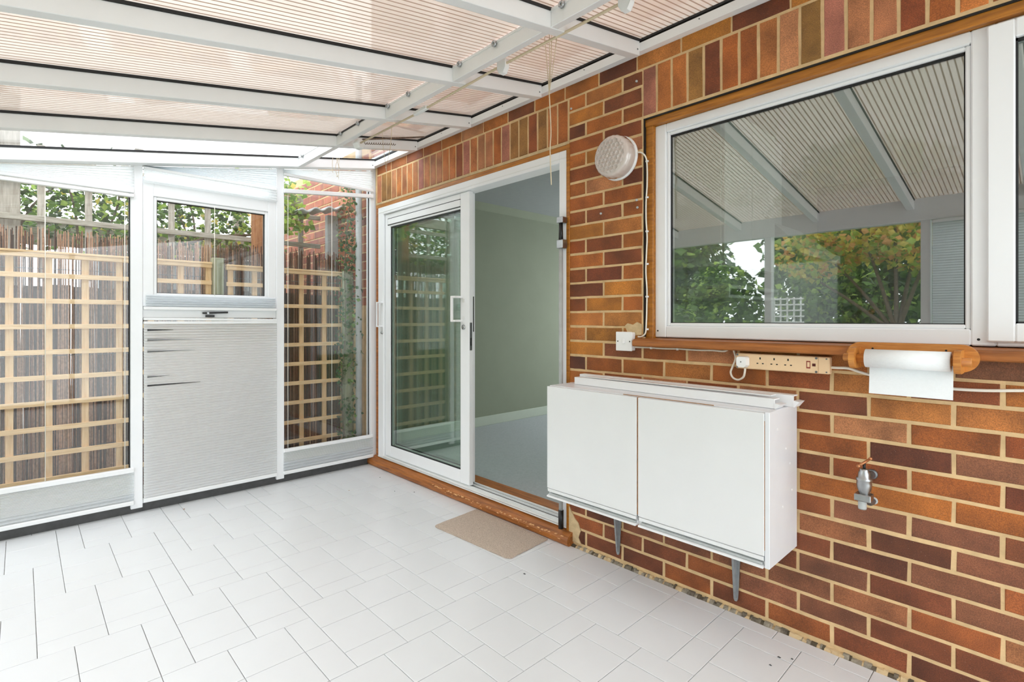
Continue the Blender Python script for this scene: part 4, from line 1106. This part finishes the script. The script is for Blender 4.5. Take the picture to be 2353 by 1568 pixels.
# ------------------------------------------------------------------ ROOF HARDWARE
rod = empty('roof_rod', (2.0, -0.55, 2.27)); tag(rod, 'long cream rod slung in white brackets under the roof along the brick wall', 'rod')
YR = -0.555; ZR = 2.290
MB().tube([(0.80, YR - 0.01, ZR - 0.012), (1.45, YR, ZR - 0.004), (2.10, YR, ZR + 0.012), (2.70, YR, ZR + 0.010), (3.40, YR, ZR), (4.2, YR, ZR)], 0.0058, 10).build('tube', 'cord_cream', rod)
for xx in (2.125, 2.765, 3.40):
    q = MB(); q.prism([(-0.026, 0.022), (-0.026, -0.012), (-0.012, -0.036), (0.012, -0.036), (0.026, -0.012), (0.026, 0.022)], lambda x, z: (xx + x, YR - 0.012, ZR + 0.008 + z), lambda x, z: (xx + x, YR + 0.012, ZR + 0.008 + z)); q.build('bracket', 'plastic_white', rod, 0.002)
    MB().box(xx - 0.010, xx + 0.010, YR - 0.008, YR + 0.008, ZR + 0.026, zr(YR) + 0.078).build('hanger', 'plastic_white', rod)
q = MB(); q.bar((1.42, YR, ZR - 0.002), (1.54, YR, ZR + 0.001), 0.022, 0.020); q.build('connector', 'plastic_white', rod, 0.003)
op = empty('roof_opener', (0.80, YR, ZR - 0.01)); tag(op, 'white six-sided roof vent winder with brown spring arm', 'vent opener')
MB().lathe((0.775, YR - 0.012, ZR - 0.014), (1, 0.2, 0), [(0.0, 0.0), (0.030, 0.0), (0.034, 0.010), (0.034, 0.040), (0.028, 0.050), (0.0, 0.050)], 6, smooth=False).build('winder', 'plastic_white', op, 0.002)
hel = []
for k in range(120):
    t = k / 119; a = t * 2 * math.pi * 14
    hel.append((0.815 - 0.02 * t, YR + 0.02 + 0.20 * t, ZR - 0.008 + 0.075 * t) if False else (0.815 + 0.006 * math.cos(a), YR + 0.02 + 0.22 * t, ZR - 0.004 + 0.045 * t + 0.006 * math.sin(a)))
MB().tube(hel, 0.0022, 5).build('spring', 'steel_spring', op)
MB().bar((0.812, YR + 0.01, ZR + 0.018), (0.770, -0.06, 2.452), 0.012, 0.008).build('arm', 'steel_spring', op)

def cords(label, pts_list, knot, tail, loc):
    r_ = empty('pull_cord', loc); tag(r_, label, 'cord', 'cords hanging from the roof')
    for pl in pts_list: MB().tube(smooth_path(pl, 5), 0.0016, 6).build('strand', 'cord_cream', r_)
    if knot is not None: MB().lathe(knot, (0, 0, 1), [(0, -0.006), (0.004, -0.003), (0.004, 0.003), (0, 0.006)], 10).build('knot', 'cord_cream', r_)
    if tail: MB().tube(smooth_path(tail, 4), 0.0024, 6).build('tail', 'cord_cream', r_)
    return r_
kp = onY(1262, 215, -0.46)
tops = [onY(x_, y_, -0.46) for x_, y_ in ((1250, 75), (1262, 60), (1269, 50), (1282, 62))]
cords('long cream pull cord with four strands hanging before the sliding door head', [[t, (t + kp) / 2 + Vector((0.002, 0, 0)), kp] for t in tops], kp, [kp, onY(1266, 300, -0.46), onY(1264, 345, -0.46), onY(1267, 425, -0.46)], tops[0])
k2 = onY(887, 385, -0.40); t2_ = [onY(878, 270, -0.40), onY(901, 262, -0.40)]
cords('thin looped cord hanging in the corner by the brick wall', [[t2_[0], onY(880, 330, -0.40), k2], [t2_[1], onY(898, 330, -0.40), k2]], k2, [k2, onY(888, 395, -0.40)], t2_[0])
k3 = onX(775, 405, 0.35)
cords('tangle of thin cords dangling under the first roof bay', [[onX(770, 335, 0.35), onX(764, 370, 0.35), onX(765, 398, 0.35)], [onX(772, 335, 0.35), onX(777, 360, 0.35), onX(771, 385, 0.35), k3], [onX(783, 338, 0.35), onX(779, 370, 0.35), onX(778, 412, 0.35)], [onX(770, 345, 0.35), onX(775, 372, 0.35), onX(781, 388, 0.35)]], k3, None, onX(770, 335, 0.35))
# little dry bits on the floor
for k, (px_, py_) in enumerate(((423, 1171), (802, 1128), (1205, 1320), (873, 1098), (907, 1130), (952, 1132), (1790, 1512), (1770, 1530), (1820, 1516))):
    d = ray(px_, py_); p = CAMLOC + d * (-CAMLOC.z / d.z)
    R = random.Random(k); q = MB(); s = 0.0035 + 0.003 * R.random()
    q.hexa([(p.x - s, p.y - s * .6, 0.0012), (p.x + s * .8, p.y - s * .5, 0.0012), (p.x + s, p.y + s * .6, 0.0012), (p.x - s * .7, p.y + s * .5, 0.0012), (p.x - s * .5, p.y - s * .3, 0.003), (p.x + s * .5, p.y - s * .3, 0.004), (p.x + s * .5, p.y + s * .3, 0.003), (p.x - s * .4, p.y + s * .3, 0.004)])
    nm = ['orange brown dry leaf bit near the middle gable bay', 'brown crumb on the tiles in front of the narrow gable bay', 'dark crumb on the tiles below the doormat', 'tiny dark crumb by the left end of the door sill', 'tiny crumb before the sliding door beside another', 'tiny crumb before the sliding door nearest the mat', 'dark speck on the tiles at the lower right near the wall', 'dark speck at the lower right closest to the picture bottom', 'dark speck at the lower right closest to the brick wall'][k]
    tag(q.build('floor_crumb', 'timber_worn' if k < 2 else 'dark_strip', None, 0, (p.x, p.y, 0)), nm, 'crumb', 'crumbs on the tiles')

# ------------------------------------------------------------------ OUTDOORS
struct(B(-9, -0.12, -16, 0.3, -0.16, -0.06).build('ground_side', 'paving'), 'grey paving beside the gable')
struct(B(-0.12, 14, -16, -2.50, -0.16, -0.06).build('ground_garden', 'lawn'), 'garden lawn')
struct(B(-0.30, 5.6, -3.4, -2.50, -0.10, -0.03).build('ground_patio', 'paving'), 'grey patio strip along the garden side')

def lattice(name, label, X, ys, zs, y0, y1, z0, z1, group=None, cap=True, wv=0.030, wh=0.026, mh='fence_pine', mv='fence_pine_v', t=0.018):
    r_ = empty(name, (X, (y0 + y1) / 2, z0)); tag(r_, label, 'fence', group)
    for y in ys: B(X - 0.006 - t, X - 0.006, y - wv / 2, y + wv / 2, z0, z1 - 0.01).build('upright_lath', mv, r_, 0.001)
    for z in zs: B(X - 0.006, X - 0.006 + t, y0, y1, z - wh / 2, z + wh / 2).build('cross_lath', mh, r_, 0.001)
    if cap:
        B(X - 0.030, X + 0.020, y0, y1, z1 - 0.030, z1 - 0.004).build('top_rail', mh, r_, 0.002)
        B(X - 0.034, X + 0.026, y0, y1, z1 - 0.004, z1 + 0.010).build('cap_rail', mh, r_, 0.002)
    return r_
FX = -0.50
zrow = [1.452 - 0.158 * k for k in range(9)]
fg = 'new pine lattice panels of the side fence'
ysl = [-2.148 + 0.176 * k for k in range(-3, 7)]
lattice('lattice_panel', 'new pine lattice fence panel seen through the wide gable bay and the casement', FX, ysl, zrow, -2.75, -1.075, 0.03, 1.592, fg, wv=0.036, wh=0.030)
ysr = [-0.945, -0.772, -0.592, -0.408, -0.215, -0.040]
lattice('lattice_panel', 'new pine lattice fence panel seen through the narrow gable bay beside the house', FX, ysr, [z - 0.004 for z in zrow], -0.975, 0.000, 0.03, 1.585, fg, wv=0.036, wh=0.030)
for (yy, lab) in ((-1.030, 'pale green fence post between the two lattice panels'), (-2.82, 'pale green fence post at the garden end of the lattice'), ):
    r_ = B(FX - 0.07, FX + 0.01, yy - 0.036, yy + 0.036, -0.06, 1.64).build('fence_post', 'post_green', None, 0.003, (FX - 0.03, yy, -0.06)); tag(r_, lab, 'post', 'fence posts')
r_ = B(FX - 0.085, FX - 0.005, 0.0 + 0.0, 0.0, 0, 0) if False else B(FX + 0.03, FX + 0.10, -0.075, -0.006, -0.06, 1.60).build('fence_post', 'post_green', None, 0.003, (FX + 0.065, -0.04, -0.06))
tag(r_, 'pale green fence post overgrown with ivy against the house wall', 'post', 'fence posts')
# reed screens behind the lattice
def reeds(y0, y1, top, label, dens, dark):
    r_ = empty('reed_screen', (FX - 0.09, (y0 + y1) / 2, 0)); tag(r_, label, 'reed screen', 'reed screens behind the lattice')
    mb = MB(); R = random.Random(int(y0 * 100) + 9); y = y0
    while y < y1:
        rad = R.uniform(0.0022, 0.0052); x = FX - 0.10 + R.uniform(-0.016, 0.012)
        z1 = top + R.uniform(-0.05, 0.03); lean = R.uniform(-0.02, 0.02)
        mi = R.choice((0, 0, 1, 1, 1, 2) if dark else (0, 1, 2, 2, 2))  # paler cane mix stands in for the reflection veil on the glass
        mb.cyl((x, y, R.uniform(-0.05, 0.05)), (x + R.uniform(-.008, .008), y + lean, z1), rad, 5, r1=rad * 0.7, mi=mi, caps=False)
        y += rad * R.uniform(*dens)
    o = mb.build('reed_canes', ['reed_a', 'reed_b', 'reed_c'], r_); o['kind'] = 'stuff'
    for z in (0.35, 0.95, 1.50): MB().cyl((FX - 0.088, y0, z), (FX - 0.088, y1, z), 0.002, 5).build('binding_wire', 'steel_dull', r_)
reeds(-3.0, -1.06, 1.735, 'ragged reed screen, paled to mimic the reflection in the glass, behind the long lattice panel', (0.7, 1.6), False)
reeds(-1.01, -0.03, 1.750, 'dense brown reed screen behind the lattice panel beside the house', (0.7, 1.5), True)
# older boarded fence behind the reeds
bf = empty('board_fence', (FX - 0.24, -1.5, 0)); tag(bf, 'dark close boarded fence behind the reed screens', 'fence')
R = random.Random(21); y = -3.2
while y < -0.02:
    w = R.uniform(0.095, 0.125)
    B(FX - 0.200, FX - 0.180, y, min(y + w, 0.0) , 0.0, 1.40 + R.uniform(-.008, .008)).build('board', 'reed_b', bf)
    y += w + R.uniform(0.002, 0.022)
# weathered trellis above
WXp = -0.82
wt = empty('weathered_trellis', (WXp, -1.4, 1.5)); tag(wt, 'silvery weathered timber trellis rising above the reed screen', 'trellis')
for z in (1.615, 1.845, 2.10): B(WXp - 0.012, WXp + 0.012, -3.3, -0.12, z - 0.019, z + 0.019).build('rail', 'grey_wood', wt, 0.002)
for k in range(12):
    y = -2.98 + 0.245 * k
    if abs(y + 0.72) < 0.08: continue
    B(WXp - 0.036, WXp - 0.012, y - 0.02, y + 0.02, 1.45, 2.34).build('upright', 'grey_wood_v', wt, 0.002)
B(WXp - 0.05, WXp + 0.0, -3.3, -0.30, 2.16, 2.26).build('top_board', 'grey_wood', wt, 0.003)
tag(B(WXp - 0.13, WXp - 0.05, -2.24, -2.10, -0.06, 2.7).build('tall_post', 'grey_wood_v', None, 0.004, (WXp - 0.09, -2.16, -0.06)), 'broad silvery timber post behind the wide lattice bay', 'post', 'tall timber posts beyond the fence')
tag(B(WXp + 0.014, WXp + 0.09, -0.71, -0.62, -0.06, 2.15).build('tall_post', 'orange_wood', None, 0.004, (WXp + 0.05, -0.66, -0.06)), 'orange brown timber post seen at the right edge of the casement', 'post', 'tall timber posts beyond the fence')
pgx = -1.55
pe = empty('pergola', (pgx, -1.5, 0)); tag(pe, 'old grey timber pergola beams wrapped in climbers behind the fence', 'pergola')
for z, x in ((1.77, -1.3), (1.93, -1.9), (2.35, -1.5)): B(x - 0.03, x + 0.03, -3.6, -0.35, z - 0.045, z + 0.045).build('beam', 'grey_wood', pe, 0.003)
for y in (-3.3, -2.35, -1.45, -0.6): MB().bar((-0.95, y, 2.42), (-2.6, y, 2.50), 0.05, 0.09).build('rafter', 'grey_wood', pe)
for y in (-3.4, -0.5): B(-1.95, -1.86, y - 0.045, y + 0.045, -0.06, 2.4).build('post', 'grey_wood_v', pe, 0.003)
# wavy sheet canopy end by the house
cn = empty('wavy_canopy', (-0.66, -0.15, 2.05)); tag(cn, 'small pale corrugated canopy end fixed to the house wall outdoors', 'canopy')
q = MB(); vs = []
for k in range(25):
    t = k / 24
    for dz in (0.0, 0.016):
        for xx in (-0.765, -0.55): vs.append((xx, -0.42 + 0.42 * t, 2.08 + 0.09 * t + 0.014 * math.sin(t * 22) + dz))
fs = []
for k in range(24):
    a = k * 4; b = a + 4; fs += [(a, a + 1, b + 1, b), (a + 2, b + 2, b + 3, a + 3), (a + 1, a + 3, b + 3, b + 1), (a, b, b + 2, a + 2)]
q.add(vs, fs, 0, True); q.build('corrugated_sheet', 'galv', cn)
B(-0.76, -0.70, -0.10, 0.0, 1.55, 2.12).build('support', 'galv', cn, 0.003)
# neighbour's grey lean-to roof
nl = empty('neighbour_shed', (-3.2, -0.8, -0.06)); tag(nl, 'grey shed roof with white fascia far beyond the reed screen', 'shed')
MB().hexa([(-3.9, -1.6, 1.9), (-2.68, -1.6, 1.9), (-2.68, -0.02, 1.9), (-3.9, -0.02, 1.9), (-3.9, -1.6, 1.98), (-2.68, -1.6, 1.98), (-2.68, -0.02, 2.10), (-3.9, -0.02, 2.10)]).build('roof', 'roof_grey', nl)
B(-2.69, -2.66, -1.6, -0.02, 1.86, 1.97).build('fascia', 'pvc', nl)
B(-3.8, -2.74, -1.5, -0.02, -0.06, 1.9).build('walls', 'roof_grey', nl)
# drainpipe
dp = MB(); dp.cyl((-0.20, -0.055, -0.06), (-0.20, -0.055, 3.2), 0.026, 14)
tag(dp.build('drainpipe', 'galv', None, 0, (-0.20, -0.055, -0.06)), 'grey drainpipe overgrown with ivy outside the corner by the house wall', 'pipe')

def leaves(name, parent, n, fn, size, mats, seed, wts=None):
    R = random.Random(seed); mb = MB()
    for _ in range(n):
        p, out_ = fn(R); p = Vector(p)
        d = Vector((R.gauss(0, 1), R.gauss(0, 1), R.gauss(0, 0.6) - 0.3)).normalized()
        u = (d.cross(Vector(out_) + Vector((R.gauss(0, .5), R.gauss(0, .5), R.gauss(0, .5))))).normalized()
        s = size * R.uniform(0.6, 1.35); w = u * s * 0.42; nn = d.cross(u) * s * 0.10
        q = p + d * s * 0.5
        mi = R.choices(range(len(mats)), wts)[0] if wts else R.randrange(len(mats))
        mb.add([p, q + w + nn, p + d * s, q - w + nn, q - nn * .4], [(0, 1, 4), (1, 2, 4), (2, 3, 4), (3, 0, 4)], mi)
    o = mb.build(name, mats, parent); o['kind'] = 'stuff'
    return o
def branches(name, parent, segs, m='bark'):
    mb = MB()
    for pth_, r0, r1 in segs:
        P = smooth_path(pth_, 4)
        for i in range(len(P) - 1):
            a = r0 + (r1 - r0) * i / (len(P) - 1); b = r0 + (r1 - r0) * (i + 1) / (len(P) - 1)
            mb.cyl(P[i], P[i + 1], a, 7, r1=b, caps=False)
    return mb.build(name, m, parent)
# ivy on post and pipe
iv = empty('ivy', (-0.34, -0.06, 0)); tag(iv, 'green ivy climbing the post and drainpipe beside the house wall', 'ivy')
def f_ivy(R):
    z = R.uniform(0.1, 2.35)
    cx = -0.40 if R.random() < 0.55 else -0.24
    a = R.uniform(0, 6.28); r = R.uniform(0.03, 0.085) * (1.2 if 0.9 < z < 1.7 else 0.8)
    return (cx + r * math.cos(a), min(-0.085 + r * math.sin(a) * 0.9, -0.05), z), (math.cos(a), math.sin(a), 0.2)
leaves('ivy_leaves', iv, 900, f_ivy, 0.034, ['leaf_ivy', 'leaf_dark', 'leaf_green', 'leaf_grey'], 4, [5, 3, 2, 3])
branches('ivy_stem', iv, [([(-0.38, -0.09, 0.0), (-0.42, -0.10, 0.6), (-0.37, -0.09, 1.1), (-0.36, -0.10, 1.7), (-0.26, -0.10, 2.2)], 0.007, 0.004)])
# climbers on the pergola
cb = empty('climber', (-1.3, -1.8, 0)); tag(cb, 'tangled green climber filling the pergola above the reed screen', 'climber')
def f_cl(R):
    y = R.uniform(-3.3, -0.55); z = R.choice((R.gauss(2.10, 0.13), R.gauss(1.90, 0.12), R.gauss(2.22, .10)))
    return (R.uniform(-1.75, -0.92), y, max(1.66, min(2.6, z))), (0.8, 0, 0.6)
leaves('climber_leaves', cb, 5200, f_cl, 0.048, ['leaf_dark', 'leaf_green', 'leaf_bright', 'leaf_yellow'], 8, [6, 5, 2, 0.6])
segs = []
R = random.Random(2)
for k in range(9):
    y = -3.0 + k * 0.3
    segs.append(([(-1.2, y, -0.06), (-1.15, y + R.uniform(-.1, .1), 0.9), (-1.1, y + R.uniform(-.15, .15), 1.7), (-1.3, y + R.uniform(-.5, .5), 2.2), (-1.3, y + R.uniform(-.8, .8), 2.45)], 0.014, 0.004))
segs.append(([(-1.0, -1.6, 1.62), (-1.0, -1.25, 1.74), (-0.98, -0.95, 1.86), (-1.0, -0.6, 1.92)], 0.014, 0.010))
branches('climber_stems', cb, segs)
vn = empty('vine', (-0.72, -0.5, 1.9)); tag(vn, 'bright green vine sprays hanging over the trellis beside the house', 'vine')
def f_vn(R):
    if R.random() < 0.55: return (R.gauss(-0.66, .04), R.gauss(-0.46, .075), R.gauss(2.03, .07)), (1, 0, .3)
    return (R.gauss(-0.72, .06), R.uniform(-0.80, -0.30), R.gauss(2.30, .06)), (1, 0, .5)
leaves('vine_leaves', vn, 330, f_vn, 0.058, ['leaf_bright', 'leaf_green', 'leaf_yellow'], 12, [6, 4, 0.5])
branches('vine_stem', vn, [([(-0.76, -0.9, 2.3), (-0.72, -0.6, 2.26), (-0.68, -0.46, 2.12), (-0.68, -0.40, 1.96)], 0.005, 0.003)])

# garden trees and hedge (mirrored in the kitchen window and door)
def ball(cx, cy, cz, rx, ry, rz_, shell=0.35):
    def fn(R):
        while True:
            v = Vector((R.gauss(0, 1), R.gauss(0, 1), R.gauss(0, 1)))
            if v.length > 0.1: break
        v.normalize(); k = 1 - shell * R.random() ** 1.6
        return (cx + v.x * rx * k, cy + v.y * ry * k, cz + v.z * rz_ * k), (v.x, v.y, v.z)
    return fn
tr_ = empty('autumn_tree', (2.35, -5.6, -0.06)); tag(tr_, 'small spreading tree with yellow orange leaves mirrored in the kitchen window', 'tree')
def f_tree(R):
    fns = [ball(2.1, -5.7, 2.35, 0.95, 0.9, 0.42), ball(2.75, -5.5, 2.15, 0.6, 0.6, 0.40), ball(1.55, -5.6, 2.05, 0.5, 0.6, 0.35), ball(2.2, -5.6, 2.9, 0.9, 0.9, 0.5)]
    return R.choices(fns, [5, 3, 2, 4])[0](R)
leaves('crown', tr_, 4200, f_tree, 0.085, ['leaf_yellow', 'leaf_orange', 'leaf_bright', 'leaf_green'], 31, [5, 3, 3, 2])
segs = [([(2.55, -5.5, -0.06), (2.52, -5.5, 0.6), (2.45, -5.52, 1.0)], 0.07, 0.05)]
for a in ((1.6, -5.7, 2.1), (2.0, -5.6, 2.5), (2.4, -5.7, 2.8), (2.9, -5.5, 2.3), (1.3, -5.5, 1.9), (2.7, -5.9, 2.6)):
    segs.append(([(2.45, -5.52, 1.0), ((2.45 + a[0]) / 2, (-5.52 + a[1]) / 2, 1.0 + (a[2] - 1) * 0.55), a], 0.030, 0.007))
branches('trunk', tr_, segs)
hg = 'garden shrubs along the back of the lawn'
shr = [(-2.6, -7.4, 1.3, 0.85, 1.3, 'dark rounded shrub at the far left of the lawn'), (-0.7, -7.7, 1.15, 0.8, 1.15, 'broad dark green shrub beside the far left one'), (1.1, -7.9, 1.25, 0.85, 1.25, 'green shrub behind the small autumn tree'), (2.9, -8.0, 1.2, 0.85, 1.2, 'leafy green shrub to the right behind the autumn tree'), (4.7, -7.9, 1.3, 0.85, 1.3, 'tall green shrub opposite the camera corner'), (6.6, -7.6, 1.3, 0.9, 1.3, 'wide shrub beyond the end of the conservatory'), (0.9, -5.2, 0.55, 0.6, 0.65, 'low bushy shrub nearest the patio'), (-0.9, -5.8, 0.7, 0.8, 0.8, 'low shrub on the near left of the lawn')]
for k, (x, y, z, rx_, rz_, lab) in enumerate(shr):
    r_ = empty('garden_shrub', (x, y, -0.06)); tag(r_, lab, 'shrub', hg)
    leaves('foliage', r_, 2600 if z > 1 else 1200, ball(x, y, z, rx_, rx_ * 0.8, rz_, 0.5), 0.12, ['leaf_dark', 'leaf_green', 'leaf_bright'], 60 + k, [5, 5, 2])
    branches('stems', r_, [([(x, y, -0.06), (x + .1, y, z * .6), (x + rx_ * .3, y, z)], 0.05, 0.02), ([(x, y, 0.2), (x - .2, y, z * .7), (x - rx_ * .4, y, z * 1.1)], 0.03, 0.01)])
far = [(-4.6, -12.0, 2.6, 2.1, 2.6, 'big dark tree at the far left end of the garden'), (0.3, -13.0, 2.9, 2.2, 2.9, 'big green tree in the middle of the far garden'), (5.3, -12.6, 2.7, 2.2, 2.7, 'big green tree at the far right of the garden')]
for k, (x, y, z, rx_, rz_, lab) in enumerate(far):
    r_ = empty('garden_tree', (x, y, -0.06)); tag(r_, lab, 'tree', 'big trees at the end of the garden')
    leaves('crown', r_, 4500, ball(x, y, z, rx_, rx_ * 0.8, rz_, 0.6), 0.26, ['leaf_dark', 'leaf_green', 'leaf_bright'], 90 + k, [6, 5, 1])
    branches('trunk', r_, [([(x, y, -0.06), (x + .1, y, z * .6), (x, y, z * 1.3)], 0.16, 0.05)])
gt = lattice('garden_trellis', 'small white square trellis standing on the lawn mirrored low in the kitchen window', 0, [], [], 0, 0, 0, 0, cap=False)
gt.location = (1.55, -4.5, 0)
for k in range(5): B(1.40 + 0.075 * k - 0.009, 1.40 + 0.075 * k + 0.009, -4.512, -4.500, -0.06, 1.45).build('upright_lath', 'pvc_worn', gt)
for k in range(10): B(1.36, 1.74, -4.500, -4.488, 0.80 + 0.07 * k - 0.009, 0.80 + 0.07 * k + 0.009).build('cross_lath', 'pvc_worn', gt)
